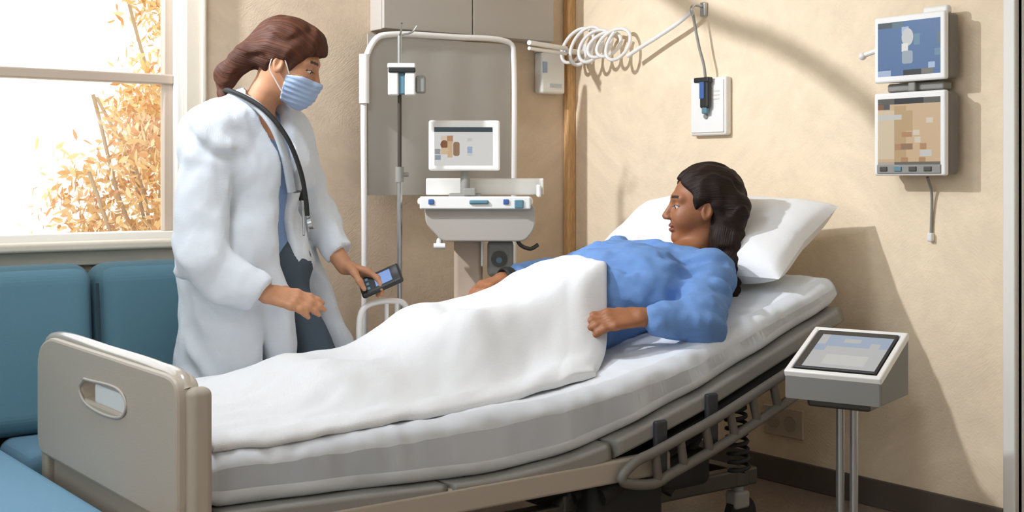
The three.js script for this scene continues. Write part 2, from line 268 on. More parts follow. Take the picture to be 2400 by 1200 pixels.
// a slab that follows the bed's profile: sections of n points swept along x, closed at both ends
function loft(xs, ring) {
  const P = [], idx = [], uv = []; let m = 0;
  xs.forEach((x, i) => { const r = ring(x, i); m = r.length; r.forEach((p, j) => { P.push(...p); uv.push(x, j / m * 2.4); }); });
  for (let i = 0; i < xs.length - 1; i++) for (let j = 0; j < m; j++) { const a = i * m + j, b = i * m + (j + 1) % m, c = a + m, d = b + m; idx.push(a, c, b, b, c, d); }
  for (const [i, flip] of [[0, false], [xs.length - 1, true]]) {
    const c = P.length / 3; let s = [0, 0, 0]; for (let j = 0; j < m; j++) for (let q = 0; q < 3; q++) s[q] += P[3 * (i * m + j) + q] / m; P.push(...s); uv.push(xs[i], 0);
    for (let j = 0; j < m; j++) { const a = i * m + j, b = i * m + (j + 1) % m; flip ? idx.push(c, b, a) : idx.push(c, a, b); }
  }
  const g = new THREE.BufferGeometry(); g.setAttribute('position', new THREE.Float32BufferAttribute(P, 3)); g.setAttribute('uv', new THREE.Float32BufferAttribute(uv, 2)); g.setIndex(idx); g.computeVertexNormals(); return g;
}
// rounded rectangle in (z, n): z across the bed, n down from the top along the section's normal
function section(z0, z1, n0, n1, r, step = 5, fine = 1) {
  const o = []; const corner = (cz, cn, a0) => { for (let i = 0; i <= step; i++) { const a = a0 + i / step * Math.PI / 2; o.push([cz + r * Math.cos(a), cn + r * Math.sin(a)]); } };
  corner(z1 - r, n1 - r, 0); if (fine > 1) for (let i = 1; i < fine; i++) o.push([lerp(z1 - r, z0 + r, i / fine), n1]);
  corner(z0 + r, n1 - r, Math.PI / 2); corner(z0 + r, n0 + r, Math.PI); if (fine > 1) for (let i = 1; i < fine; i++) o.push([lerp(z0 + r, z1 - r, i / fine), n0]);
  corner(z1 - r, n0 + r, Math.PI * 1.5); return o;
}
const range = (a, b, n) => Array.from({ length: n + 1 }, (_, i) => lerp(a, b, i / n));
{
  const bed = thing('hospital_bed', 'adjustable hospital bed frame with taupe footboard and raised back section', 'bed');
  // footboard: outer panel with a grip slot, white top cap, dark recessed lower panel between two corner posts
  const W = 1.08, o = outline([[-0.02, 0.385], [-0.02, 0.70], [-0.05, 0.722], [-W + 0.1, 0.722], [-W, 0.68], [-W, 0.385]], 0.045, 0.008, 0.05);
  const hole = new THREE.Path(); { const x0 = -0.70, x1 = -0.335, y0 = 0.585, y1 = 0.65, r = 0.03; hole.moveTo(x0 + r, y0); hole.lineTo(x1 - r, y0); hole.absarc(x1 - r, y0 + r, r, -Math.PI / 2, 0); hole.lineTo(x1, y1 - r); hole.absarc(x1 - r, y1 - r, r, 0, Math.PI / 2); hole.lineTo(x0 + r, y1); hole.absarc(x0 + r, y1 - r, r, Math.PI / 2, Math.PI); hole.lineTo(x0, y0 + r); hole.absarc(x0 + r, y0 + r, r, Math.PI, Math.PI * 1.5); }
  const fb = part(bed, 'footboard', o.build([hole]).rotateY(-Math.PI / 2).translate(0.02, 0, 0), mats.bedPlastic, 'taupe moulded footboard panel');
  part(fb, 'grip_rim', tube([[-0.034, 0.648, -0.66], [-0.034, 0.648, -0.37], [-0.034, 0.618, -0.337], [-0.034, 0.587, -0.37], [-0.034, 0.587, -0.66], [-0.034, 0.618, -0.698], [-0.034, 0.648, -0.66]], 0.004, 80, 8), mats.taupe);
  part(fb, 'grip_insert', rbox(0.024, 0.058, 0.25, 0.011, -0.016, 0.618, -0.47), mats.whiteGloss, 'white grip in the footboard slot');
  part(fb, 'top_cap', tube([[0.0, 0.69, -0.028], [0.0, 0.717, -0.06], [0.0, 0.726, -0.2], [0.0, 0.728, -0.55], [0.0, 0.726, -W + 0.12], [0.0, 0.708, -W + 0.03], [0.0, 0.68, -W + 0.008]], 0.02, 90, 12), mats.bedGloss, 'glossy rounded top edge');
  part(fb, 'corner_pad', merge([rbox(0.06, 0.43, 0.05, 0.02, 0.02, 0.49, -0.012), rbox(0.06, 0.40, 0.04, 0.018, 0.02, 0.47, -W + 0.01)]), mats.bedPlastic);
  part(bed, 'lower_panel', span(-0.004, 0.022, 0.25, 0.39, -W + 0.06, -0.06, 0.006), mats.bedPlastic, 'recessed lower panel');
  for (const z of [-0.03, -W + 0.03]) part(bed, 'corner_post', rbox(0.05, 0.26, 0.05, 0.012, 0, 0.275, z), mats.bedPlastic);
  part(bed, 'panel_lip', rbox(0.03, 0.016, W - 0.08, 0.006, -0.016, 0.384, -W / 2), mats.taupe);
  // the platform under the mattress in three sections
  const deck = (a, b, name) => part(bed, name, loft(range(a, b, 30), (x) => { const k = slope(x), l = Math.hypot(1, k); return section(ZFAR - 0.02, ZN + 0.03, -0.052, 0, 0.012).map(([z, n]) => [x + k / l * (thick(x) - n) , topY(x) - (thick(x) - n) / l, z]); }), mats.greyPlastic);
  deck(0.07, 0.72, 'leg_platform'); deck(0.735, 1.28, 'seat_platform'); deck(1.295, 2.33, 'back_platform');
  // side beams
  for (const z of [-0.02, -1.03]) part(bed, 'side_beam', rbox(1.5, 0.07, 0.035, 0.01, 0.8, 0.325, z), mats.bedPlastic);
  // lowered side rail of the back section, near side: a curved frame with oval bars
  const railAt = (x, d) => { const k = slope(x), l = Math.hypot(1, k); return [x + k / l * d, topY(x) - d / l]; };
  const rail = part(bed, 'side_rail', (() => {
    const up = range(1.34, 2.30, 14).map((x) => [...railAt(x, thick(x) + 0.075), 0.025]), dn = range(2.28, 1.40, 14).map((x) => [...railAt(x, thick(x) + 0.165), 0.025]);
    return loopTube([...up, [up[14][0] + 0.03, up[14][1] - 0.05, 0.025], ...dn, [1.32, dn[14][1] + 0.03, 0.025]], 0.016, 200, 10);
  })(), M('#6d6961', 0.5), 'lowered grey side rail beside the back section');
  for (let i = 0; i < 9; i++) { const x = 1.42 + i * 0.1, a = railAt(x, thick(x) + 0.075), b = railAt(x, thick(x) + 0.165); part(rail, 'rail_bar', rod([...a, 0.025], [...b, 0.025], 0.014), mats.recess); }
  for (const [x, y] of [[1.5, 0.36], [1.72, 0.42]]) part(bed, 'rail_hinge', rbox(0.05, 0.2, 0.02, 0.008, x, y, 0.0), mats.charcoal);
  // far side rail: two white posts and a hand bar
  const fr = part(bed, 'side_rail', tube([[1.06, 0.50, -1.045], [1.06, 0.72, -1.045], [1.09, 0.752, -1.045], [1.23, 0.752, -1.045], [1.25, 0.72, -1.045], [1.25, 0.50, -1.045]], 0.011, 80, 10), mats.enamel, 'white far side rail');
  part(fr, 'rail_bar', rod([1.165, 0.4, -1.045], [1.165, 0.752, -1.045], 0.008), mats.enamel); part(fr, 'rail_bar', rod([1.207, 0.4, -1.045], [1.207, 0.752, -1.045], 0.008), mats.enamel);
  part(bed, 'motor_cover', merge([rbox(0.3, 0.2, 0.1, 0.03, 1.42, 0.2, -0.1), rbox(0.22, 0.12, 0.12, 0.03, 1.68, 0.27, -0.12)]), mats.blackRubber, 'black motor cover');
  // lifting mechanism under the back and the lower frame
  for (const [a, b, r] of [[[1.25, 0.24, -0.12], [2.02, 0.56, -0.12], 0.024], [[1.25, 0.24, -0.9], [2.02, 0.56, -0.9], 0.024], [[1.62, 0.2, -0.1], [1.95, 0.60, -0.1], 0.02], [[1.3, 0.25, -0.06], [2.2, 0.6, -0.06], 0.036]]) part(bed, 'back_lift_arm', rod(a, b, r), mats.blackRubber);
  const bel = part(bed, 'actuator', rod([1.45, 0.22, -0.3], [1.9, 0.5, -0.3], 0.045), mats.charcoal); part(bel, 'motor', rbox(0.22, 0.16, 0.2, 0.03, 1.55, 0.2, -0.3), mats.blackRubber);
  for (let i = 0; i < 7; i++) part(bel, 'bellows_ring', new THREE.TorusGeometry(0.05, 0.011, 8, 20).rotateY(Math.PI / 2).rotateZ(0.56).translate(1.62 + i * 0.032, 0.326 + i * 0.02, -0.3), mats.blackRubber);
  part(bed, 'cable_spring', tube(range(0, 1, 60).map((t) => [1.86 + 0.035 * Math.cos(t * 50) + 0.02 * t, 0.46 - 0.22 * t, -0.03 + 0.03 * Math.sin(t * 50)]), 0.007, 240, 6), mats.blackRubber, 'black coiled cable');
  part(bed, 'lower_frame', merge([rbox(1.95, 0.06, 0.05, 0.01, 1.1, 0.19, -0.15), rbox(1.95, 0.06, 0.05, 0.01, 1.1, 0.19, -0.9), rbox(0.06, 0.06, 0.8, 0.01, 0.2, 0.19, -0.52), rbox(0.06, 0.06, 0.8, 0.01, 2.0, 0.19, -0.52), rbox(0.06, 0.06, 0.8, 0.01, 1.25, 0.22, -0.52)]), mats.darkSteel);
  for (const x of [0.35, 1.2]) for (const [z0, z1] of [[-0.15, -0.12], [-0.9, -0.92]]) part(bed, 'lift_leg', rod([x, 0.19, z0], [x + 0.14, 0.33, z1], 0.022), mats.charcoal);
  for (const [x, z] of [[0.2, -0.15], [0.2, -0.9], [2.0, -0.15], [2.0, -0.9]]) {
    const c = part(bed, 'caster', merge([rod([x, 0.12, z], [x, 0.19, z], 0.02), rbox(0.07, 0.06, 0.055, 0.012, x, 0.115, z)]), mats.greyPlastic);
    part(c, 'wheel', new THREE.CylinderGeometry(0.062, 0.062, 0.03, 28).rotateX(Math.PI / 2).translate(x + 0.012, 0.063, z), mats.blackRubber);
  }
}
{ // mattress in its fitted sheet
  const g = loft(range(0.055, 2.36, 170), (x, i) => {
    const k = slope(x), l = Math.hypot(1, k), t = thick(x), e = Math.min(1, Math.sqrt(Math.max(0, Math.min((x - 0.045) / 0.05, (2.372 - x) / 0.05)))) ;
    return section(ZFAR, ZN, 0, t, 0.045, 7, 24).map(([z, n]) => {
      const side = sstep(ZN - 0.05, ZN, z), crease = 0.007 * noise.noise(x * 9, n * 14 + x * 3, z * 5) + 0.004 * noise.noise(x * 26, n * 9, z * 20);
      const nn = lerp(t / 2, n, 0.55 + 0.45 * e) - t;
      return [x - k / l * (nn + crease), topY(x) + (nn + crease * (n > t * 0.6 ? 1 : 0.3)) / l, z + side * (crease * 1.3 + 0.006 * Math.sin(x * 23 + n * 20) * (1 - n / t))];
    });
  });
  const m = thing('mattress', 'white sheeted mattress bent up towards the head of the bed', 'mattress');
  part(m, 'fitted_sheet', g, mats.sheet);
}
// height of the cover over the patient's legs and belly
const bodyTop = curve([[0.06, 0.0], [0.3, 0.025], [0.48, 0.075], [0.58, 0.115], [0.68, 0.11], [0.8, 0.115], [0.92, 0.165], [1.04, 0.215], [1.14, 0.205], [1.3, 0.215], [1.47, 0.255], [1.6, 0.258], [1.75, 0.262]]);
function coverY(x, z) {
  const w = curve([[0.2, 0.34], [0.6, 0.26], [1.0, 0.25], [1.35, 0.235], [1.6, 0.225]])(x), d = z + 0.54, g = 1 / (1 + Math.pow(Math.abs(d) / w, lerp(4.2, 6.5, sstep(0.6, 1.0, x))));
  const dip = sstep(0.45, 0.7, x) * (1 - sstep(1.05, 1.3, x)) * 0.03 * Math.exp(-sqr(d / 0.08));
  const fold = 0.012 * noise.noise(x * 4 + z * 3, z * 9 - x * 2, 1.3) + 0.006 * noise.noise(x * 11 + z * 9, z * 14, 4.1) + 0.008 * Math.sin((x * 0.6 + z) * 24 + 3 * noise.noise(x * 3, z * 3, 8)) * sstep(-0.5, -0.25, z) * sstep(0.7, 1.0, x) * (1 - sstep(-0.16, -0.1, z));
  return topY(x) + 0.02 + (bodyTop(x) - dip) * g + fold;
}
const coverEdge = curve([[-0.98, 1.60], [-0.8, 1.66], [-0.55, 1.70], [-0.45, 1.67], [-0.35, 1.59], [-0.25, 1.5], [-0.17, 1.39], [-0.1, 1.33]]);
{
  const nx = 170, nz = 110, P = [], uv = [], idx = [], row = nz + 1;
  for (let layer = 0; layer < 2; layer++) for (let i = 0; i <= nx; i++) for (let j = 0; j <= nz; j++) {
    const v = j / nz, u = i / nx; const zn = lerp(-0.05, -0.13, sstep(0.1, 1.0, u)), z = lerp(-0.985, zn, v), x = lerp(0.075, coverEdge(z), u);
    const hem = Math.min(1, (1 - u) * 30, u * 40, (1 - v) * 28, v * 28), lip = 0.010 * Math.sin(Math.PI * clamp((1 - u) * 9, 0, 1)) + 0.006 * Math.sin(Math.PI * clamp((1 - v) * 9, 0, 1));
    const y = coverY(x, z) + (layer ? -0.014 : lip) - (1 - Math.sqrt(hem)) * 0.012;
    P.push(x, y, z); uv.push(x, z);
  }
  const n = (nx + 1) * row, at = (i, j, l) => l * n + i * row + j;
  for (let i = 0; i < nx; i++) for (let j = 0; j < nz; j++) { const a = at(i, j, 0), b = at(i, j + 1, 0), c = at(i + 1, j, 0), d = at(i + 1, j + 1, 0); idx.push(a, b, c, b, d, c); idx.push(a + n, c + n, b + n, b + n, c + n, d + n); }
  const wall = (a, b) => idx.push(a, a + n, b, b, a + n, b + n);
  for (let j = 0; j < nz; j++) { wall(at(0, j, 0), at(0, j + 1, 0)); wall(at(nx, j + 1, 0), at(nx, j, 0)); }
  for (let i = 0; i < nx; i++) { wall(at(i + 1, 0, 0), at(i, 0, 0)); wall(at(i, nz, 0), at(i + 1, nz, 0)); }
  const g = new THREE.BufferGeometry(); g.setAttribute('position', new THREE.Float32BufferAttribute(P, 3)); g.setAttribute('uv', new THREE.Float32BufferAttribute(uv, 2)); g.setIndex(idx); g.computeVertexNormals();
  const b = thing('blanket', 'white blanket spread over the patient\'s legs and belly', 'blanket');
  part(b, 'cover', g, mats.blanket);
}
function cushion(w, h, t, e = 3.2, nu = 56, nv = 40, wob = 0.012) {   // a soft pillow shape, w along x, h along y, t thick along z
  const P = [], idx = [], uv = [];
  for (const s of [1, -1]) for (let i = 0; i <= nu; i++) for (let j = 0; j <= nv; j++) {
    const a = 2 * i / nu - 1, b = 2 * j / nv - 1, q = Math.pow(Math.max(0, (1 - Math.pow(Math.abs(a), e)) * (1 - Math.pow(Math.abs(b), e))), 0.5);
    const pin = 1 - 0.05 * (1 - Math.abs(a * b)) * (Math.max(Math.abs(a), Math.abs(b)) > 0.6 ? 1 : 0.4);
    P.push(a * w / 2 * pin, b * h / 2 * pin, s * (t / 2 * q + wob * q * noise.noise(a * 2.3 + 7, b * 2.1, s * 3))); uv.push(a * w / 2, b * h / 2);
  }
  const n = (nu + 1) * (nv + 1);
  for (let l = 0; l < 2; l++) for (let i = 0; i < nu; i++) for (let j = 0; j < nv; j++) { const a = l * n + i * (nv + 1) + j, b = a + 1, c = a + nv + 1, d = c + 1; l ? idx.push(a, b, c, b, d, c) : idx.push(a, c, b, b, c, d); }
  const g = new THREE.BufferGeometry(); g.setAttribute('position', new THREE.Float32BufferAttribute(P, 3)); g.setAttribute('uv', new THREE.Float32BufferAttribute(uv, 2)); g.setIndex(idx); g.computeVertexNormals(); return g;
}
{
  const p = thing('pillow', 'plump white pillow behind the patient\'s head', 'pillow', [2.26, 0.975, -0.55]);
  const c = part(p, 'pillowcase', cushion(0.88, 0.47, 0.2), mats.pillow);
  c.rotation.set(0, 0, 0); c.quaternion.setFromRotationMatrix(new THREE.Matrix4().makeBasis(V(0.2, 0, 1).normalize(), V(0.86, 0.5, -0.17).normalize(), V(0, 0, 1)));
  const X = V(0.16, 0.0, 1).normalize(), Y = V(0.84, 0.5, 0); Y.addScaledVector(X, -Y.dot(X)).normalize(); c.quaternion.setFromRotationMatrix(new THREE.Matrix4().makeBasis(X, Y, X.clone().cross(Y)));
}

// ------------------------------------------------------------------ the patient
{
  const person = thing('person', 'patient in a blue gown propped up in the bed, long dark hair, looking left', 'person');
  const F = headFrame([2.105, 1.088, -0.43], [-0.8, 0.02, -0.6], [0.07, 1, 0.05], 1.14);
  const nearHand = handBones([1.60, 0.75, -0.195], [-0.85, -0.06, -0.5], [0.25, -0.8, -0.5], [-0.2, 0.6, -0.75], [0.26, 0.26, 0.28, 0.32], 0.015, 1.14);
  const farHand = handBones([1.525, 0.832, -0.845], [-0.97, -0.16, 0.2], [-0.1, -1, 0], [0.2, 0, 1], [0.25, 0.28, 0.3, 0.34], 0.015, 1.0);
  const torso = [
    bone([1.42, 0.67, -0.50], [1.80, 0.80, -0.47], 0.125, 0.145), bone([1.80, 0.815, -0.37], [1.76, 0.825, -0.58], 0.125), bone([1.985, 0.86, -0.29], [1.92, 0.885, -0.64], 0.078), bone([1.84, 0.83, -0.46], [2.0, 0.875, -0.45], 0.10, 0.08),
    bone([1.44, 0.66, -0.42], [1.42, 0.66, -0.58], 0.12)];
  const arms = [bone([1.985, 0.86, -0.25], [1.775, 0.735, -0.105], 0.058, 0.045), bone([1.775, 0.735, -0.105], [1.60, 0.75, -0.195], 0.043, 0.03),
    bone([1.895, 0.88, -0.68], [1.71, 0.82, -0.87], 0.056, 0.044), bone([1.71, 0.82, -0.87], [1.525, 0.832, -0.845], 0.042, 0.028)];
  const legs = [];
  for (const z of [-0.42, -0.62]) legs.push(bone([1.40, 0.65, z], [1.06, 0.635, z + 0.01], 0.08, 0.055), bone([1.06, 0.635, z + 0.01], [0.64, 0.588, z - 0.01], 0.052, 0.033), bone([0.64, 0.588, z - 0.01], [0.60, 0.61, z], 0.032, 0.028));
  const neck = [bone([2.035, 0.89, -0.445], F.from(-0.035, -0.05, 0), 0.06, 0.052)];
  const all = [...torso, ...arms, ...legs, ...neck], body = bones(all, 0.045);
  const base = new THREE.Color('#98623f'), dark = new THREE.Color('#4a2a1b'), lip = new THREE.Color('#7d4438'), brow = new THREE.Color('#241610');
  const blotch = (x, y, z, c) => c.copy(base).multiplyScalar(1 + 0.1 * noise.noise(x * 40, y * 40, z * 40) + 0.06 * noise.noise(x * 150, y * 150, z * 150));
  const headPaint = (x, y, z, c) => {
    blotch(x, y, z, c); const [a, b, d] = F.to(x, y, z), w = Math.abs(d);
    if (a > 0.07 && Math.abs(b - 0.0345 + sqr((w - 0.03) / 0.05) * 0.006) < 0.0045 && w > 0.012 && w < 0.052) c.copy(brow);
    if (a > 0.074 && b < -0.047 && b > -0.078 && w < 0.024) c.lerp(lip, 0.75);
    eye(a, b, w, c);
  };
  const head = (x, y, z) => { const [a, b, d] = F.to(x, y, z); return smin(headShape(a, b, d) * F.size, cone(x, y, z, neck[0]), 0.018); };
  const skin = [
    net(body, boundsOf(all, 0.03), 0.013, blotch), net(head, [[1.965, 0.945, -0.57], [2.25, 1.24, -0.29]], 0.0026, headPaint),
    net(bones([...nearHand, arms[1]], 0.011), boundsOf(nearHand, 0.02), 0.0034, blotch), net(bones([...farHand, arms[3]], 0.011), boundsOf(farHand, 0.02), 0.0036, blotch)];
  // eyes, nearly hidden by the lids
  const b = part(person, 'body', mergeGeometries(skin), skinMat());
  // the gown: torso and long loose sleeves, an open neckline
  const wr = (x, y, z, s = 1) => s * (0.011 * noise.noise(x * 16 + y * 9, y * 14, z * 12) + 0.005 * noise.noise(x * 34, y * 30 + x * 12, z * 34) + 0.010 * Math.sin((x * 0.7 + y * 1.1 - z * 0.5) * 46 + 5 * noise.noise(x * 5, y * 5, z * 5)) * sstep(-0.05, 0.3, noise.noise(x * 7, y * 7, z * 7)));
  const gownBones = [...torso.map((B) => [...B.slice(0, 6), B[6] + 0.016, B[7] + 0.016]), bone([1.985, 0.862, -0.255], [1.785, 0.735, -0.11], 0.08, 0.074), bone([1.785, 0.735, -0.11], [1.655, 0.743, -0.165], 0.07, 0.056), bone([1.895, 0.885, -0.67], [1.715, 0.825, -0.865], 0.075, 0.064), bone([1.715, 0.825, -0.865], [1.60, 0.832, -0.86], 0.06, 0.05)];
  const gf = bones(gownBones, 0.04);
  const gown = (x, y, z) => { let d = gf(x, y, z) + wr(x, y, z); d = smax(d, -ell(x, y, z, 2.02, 0.985, -0.455, 0.085, 0.1, 0.085), 0.01); return d; };
  part(person, 'gown', net(gown, boundsOf(gownBones, 0.04), 0.0085), mats.gown, 'blue hospital gown with long sleeves');
  // hair: cap drawn back from the face, a thick fall behind the near ear down to the shoulder
  const Q = (x, y, z) => F.from(x, y, z), lock = [bone(Q(-0.03, 0.07, -0.05), Q(-0.10, 0.0, -0.055), 0.04, 0.05), bone(Q(-0.10, 0.0, -0.055), Q(-0.075, -0.09, -0.065), 0.05, 0.05), bone(Q(-0.075, -0.09, -0.065), Q(-0.085, -0.17, -0.085), 0.054, 0.045), bone(Q(-0.085, -0.17, -0.085), Q(-0.095, -0.265, -0.11), 0.044, 0.016), bone(Q(-0.06, -0.07, -0.07), Q(-0.045, -0.125, -0.075), 0.035, 0.02), bone(Q(-0.09, -0.02, 0.05), Q(-0.09, -0.13, 0.06), 0.045, 0.025)];
  const lf = bones(lock, 0.03);
  const hair = (x, y, z) => {
    const [a, c, d] = F.to(x, y, z); let h = ell(a, c, d, -0.026, 0.038, 0, 0.118, 0.108, 0.092) * F.size;
    const strand = 0.0035 * Math.sin(90 * (d * 1.6 + c * 0.5) + 6 * noise.noise(a * 14, c * 14, d * 14)) + 0.004 * noise.noise(a * 30, c * 12, d * 30);
    h = smax(h, -ell(a, c, d, 0.118, -0.035, 0, 0.118, 0.135, 0.13) * F.size, 0.012);
    h = smax(h, -(ell(a, c, Math.abs(d), 0.0, -0.045, 0.09, 0.04, 0.06, 0.05)) * F.size, 0.01);
    return smin(h, lf(x, y, z), 0.025) + strand;
  };
  part(person, 'hair', net(hair, [[1.92, 0.72, -0.68], [2.42, 1.28, -0.12]], 0.0042, null, (x, y, z) => { const [a, c, d] = F.to(x, y, z), low = sstep(0.03, -0.04, c - 0.35 * a); return [lerp(Math.atan2(c - 0.0, d) * 0.32, (a * 0.9 + d) * 3.2, low), lerp(a, c, low) * 1.2]; }), hairMat(40, 25, 18), 'long dark brown hair');
  const wb = thing('wristband', 'black band around the patient\'s far wrist', 'wristband');
  part(wb, 'band', new THREE.TorusGeometry(0.037, 0.009, 10, 36).scale(1, 1, 2.4).rotateY(Math.PI / 2).translate(1.55, 0.832, -0.848), mats.blackRubber);
}

// ------------------------------------------------------------------ the nurse, facing right across the bed
{
  const turn = -Math.atan2(0.6, 0.8), place = [0.725, 0, -1.215];
  const person = thing('person', 'standing nurse in a white coat and blue face mask, brown hair tied back', 'person', place, turn);
  const F = headFrame([0.128, 1.585, 0.0], [0.93, -0.36, 0.06], [0.33, 1, 0], 1.1);
  const nearHand = handBones([0.105, 0.822, 0.262], [0.92, -0.2, -0.1], [-0.1, -0.75, -0.66], [0.3, 0.6, -0.7], [0.2, 0.24, 0.28, 0.34], 0.015, 1.05, 0.35);
  const farHand = handBones([0.31, 0.885, -0.10], [0.93, -0.3, 0.1], [-0.2, -0.85, 0.45], [0.1, 0.35, 0.95], [0.42, 0.5, 0.55, 0.6], 0.012, 1.0, 0.5);
  const torso = [bone([-0.03, 0.95, 0], [0.0, 1.22, 0], 0.125, 0.13), bone([-0.07, 1.25, 0.06], [0.065, 1.25, -0.105], 0.112), bone([-0.085, 1.355, 0.13], [0.075, 1.36, -0.14], 0.07), bone([-0.07, 0.92, 0.075], [0.035, 0.92, -0.085], 0.13)];
  const arms = [bone([-0.10, 1.355, 0.16], [-0.095, 0.945, 0.265], 0.06, 0.047), bone([-0.095, 0.945, 0.265], [0.105, 0.822, 0.262], 0.045, 0.03), bone([0.085, 1.355, -0.16], [0.20, 1.02, -0.20], 0.06, 0.046), bone([0.20, 1.02, -0.20], [0.31, 0.885, -0.10], 0.044, 0.029)];
  const legs = [bone([-0.05, 0.90, 0.085], [-0.03, 0.5, 0.10], 0.095, 0.06), bone([-0.03, 0.5, 0.10], [-0.04, 0.10, 0.10], 0.056, 0.038), bone([0.02, 0.90, -0.085], [0.05, 0.5, -0.09], 0.095, 0.06), bone([0.05, 0.5, -0.09], [0.04, 0.10, -0.09], 0.056, 0.038)];
  const neck = [bone([0.0, 1.40, 0], F.from(-0.03, -0.06, 0), 0.06, 0.053)];
  const all = [...torso, ...arms, ...legs, ...neck];
  const base = new THREE.Color('#bd8763'), brow = new THREE.Color('#3a2114');
  const blotch = (x, y, z, c) => c.copy(base).multiplyScalar(1 + 0.09 * noise.noise(x * 40, y * 40, z * 40) + 0.05 * noise.noise(x * 150, y * 150, z * 150));
  const headPaint = (x, y, z, c) => { blotch(x, y, z, c); const [a, b, d] = F.to(x, y, z), w = Math.abs(d); if (a > 0.07 && Math.abs(b - 0.0345 + sqr((w - 0.03) / 0.05) * 0.006) < 0.0042 && w > 0.012 && w < 0.052) c.copy(brow); eye(a, b, w, c); };
  const headD = (x, y, z) => { const [a, b, d] = F.to(x, y, z); return smin(headShape(a, b, d) * F.size, cone(x, y, z, neck[0]), 0.03); };
  const skin = [net(bones(all, 0.045), boundsOf(all, 0.03), 0.014, blotch), net(headD, [[-0.03, 1.42, -0.12], [0.295, 1.73, 0.12]], 0.0027, headPaint),
    net(bones([...nearHand, arms[1]], 0.011), boundsOf(nearHand, 0.02), 0.0034, blotch), net(bones([...farHand, arms[3]], 0.011), boundsOf(farHand, 0.02), 0.0036, blotch)];
  part(person, 'body', mergeGeometries(skin), skinMat());
  const F2 = [0.86, 0.5];                                             // the way the chest faces, in (x, z)
  const grow = (list, a) => list.map((B) => [...B.slice(0, 6), B[6] + a, B[7] + a]);
  const wr = (x, y, z) => 0.011 * noise.noise(x * 11, y * 7, z * 11) + 0.005 * noise.noise(x * 28, y * 16, z * 28) + 0.010 * Math.sin((x * 0.8 + y * 0.75 + z * 0.4) * 40 + 6 * noise.noise(x * 4, y * 4, z * 4)) * sstep(0, 0.35, noise.noise(x * 5, y * 5 + 3, z * 5));
  const scrubBones = grow(torso, 0.012);
  part(person, 'scrub_top', net((x, y, z) => { let d = bones(scrubBones, 0.05)(x, y, z); d = smax(d, -ell(x, y, z, 0.10, 1.44, 0.03, 0.09, 0.12, 0.07), 0.01); return smax(d, 0.80 - y, 0.01); }, boundsOf(scrubBones, 0.03), 0.011), mats.scrub, 'blue scrub top');
  const trouserBones = [...grow(legs, 0.012), bone([0.065, 0.90, -0.045], [0.235, 0.48, -0.06], 0.085, 0.092), bone([-0.07, 0.90, 0.07], [0.06, 0.90, -0.07], 0.14)];
  part(person, 'trousers', net((x, y, z) => smax(bones(trouserBones, 0.03)(x, y, z) + 0.5 * wr(x, y, z), 0.07 - y, 0.01), boundsOf(trouserBones, 0.03), 0.013), mats.trousers, 'slate trousers');
  for (const [x, z] of [[-0.01, 0.10], [0.07, -0.09]]) part(person, 'shoe', net(bones([bone([x - 0.08, 0.045, z], [x + 0.09, 0.035, z + 0.02], 0.043, 0.036)], 0.02), [[x - 0.15, 0.0, z - 0.08], [x + 0.17, 0.13, z + 0.1]], 0.01), mats.charcoal);
  // white coat: body, flaring skirt, sleeves with loose cuffs, open down the front
  const coatBones = [...grow(torso, 0.034), bone([-0.06, 1.0, 0.05], [-0.065, 0.50, 0.075], 0.155, 0.18), bone([0.0, 1.0, -0.05], [0.01, 0.50, -0.07], 0.145, 0.175), bone([0.12, 0.97, -0.2], [0.315, 0.50, -0.21], 0.06, 0.05),
    bone([-0.075, 1.37, 0.10], [-0.01, 1.43, 0.0], 0.075, 0.07), bone([0.06, 1.37, -0.11], [-0.0, 1.43, 0.0], 0.075, 0.07)];
  const sleeve = [bone([-0.115, 1.33, 0.165], [-0.105, 0.94, 0.275], 0.086, 0.084), bone([-0.105, 0.94, 0.275], [0.075, 0.835, 0.262], 0.084, 0.058), bone([-0.04, 0.86, 0.272], [0.035, 0.825, 0.262], 0.066, 0.06),
    bone([0.09, 1.345, -0.165], [0.205, 1.03, -0.205], 0.085, 0.072), bone([0.205, 1.03, -0.205], [0.275, 0.945, -0.14], 0.068, 0.052)];
  const flap = bones([bone([0.03, 1.0, 0.10], [0.105, 0.78, 0.09], 0.06, 0.055), bone([0.105, 0.78, 0.09], [0.12, 0.48, 0.085], 0.055, 0.06)], 0.02), cf = bones(coatBones, 0.05), sf = bones(sleeve, 0.03), sl = grow(sleeve, 0.03), cuffCut = (x, y, z) => Math.max(-((x - 0.075) * 0.88 - (y - 0.835) * 0.45), 0) ;
  const coat = (x, y, z) => {
    let d = cf(x, y, z);
    const fx = x * F2[0] + z * F2[1], sx = -x * F2[1] + z * F2[0];     // forward and sideways of the chest
    const open = 0.032 + 0.045 * sstep(1.25, 1.42, y) + 0.08 * sstep(1.0, 0.6, y);
    d = smax(d, -Math.max(Math.abs(sx + 0.012) - open, 0.035 - fx), 0.014);
    d = smax(d, -ell(x, y, z, 0.075, 1.475, 0.015, 0.095, 0.11, 0.075), 0.01);
    let s = sf(x, y, z);
    s = smax(s, (x - 0.098) * 0.85 - (y - 0.83) * 0.5 - (z < 0.05 ? 9 : 0), 0.006);
    s = smax(s, (x - 0.285) * 0.62 - (y - 0.93) * 0.7 + (z + 0.13) * 0.2 - (z > 0.05 ? 9 : 0), 0.006);
    d = smin(d, flap(x, y, z), 0.03); return smin(d, s, lerp(0.006, 0.05, sstep(1.15, 1.35, y))) + wr(x, y, z);
  };
  part(person, 'coat', net((x, y, z) => smax(coat(x, y, z), 0.47 - y, 0.01), boundsOf([...coatBones, ...sl], 0.03), 0.0092), mats.coat, 'open white coat with rolled cuffs');
  // collar and lapel edges
  const lap = (pts, r) => tube(pts, r, 40, 8);
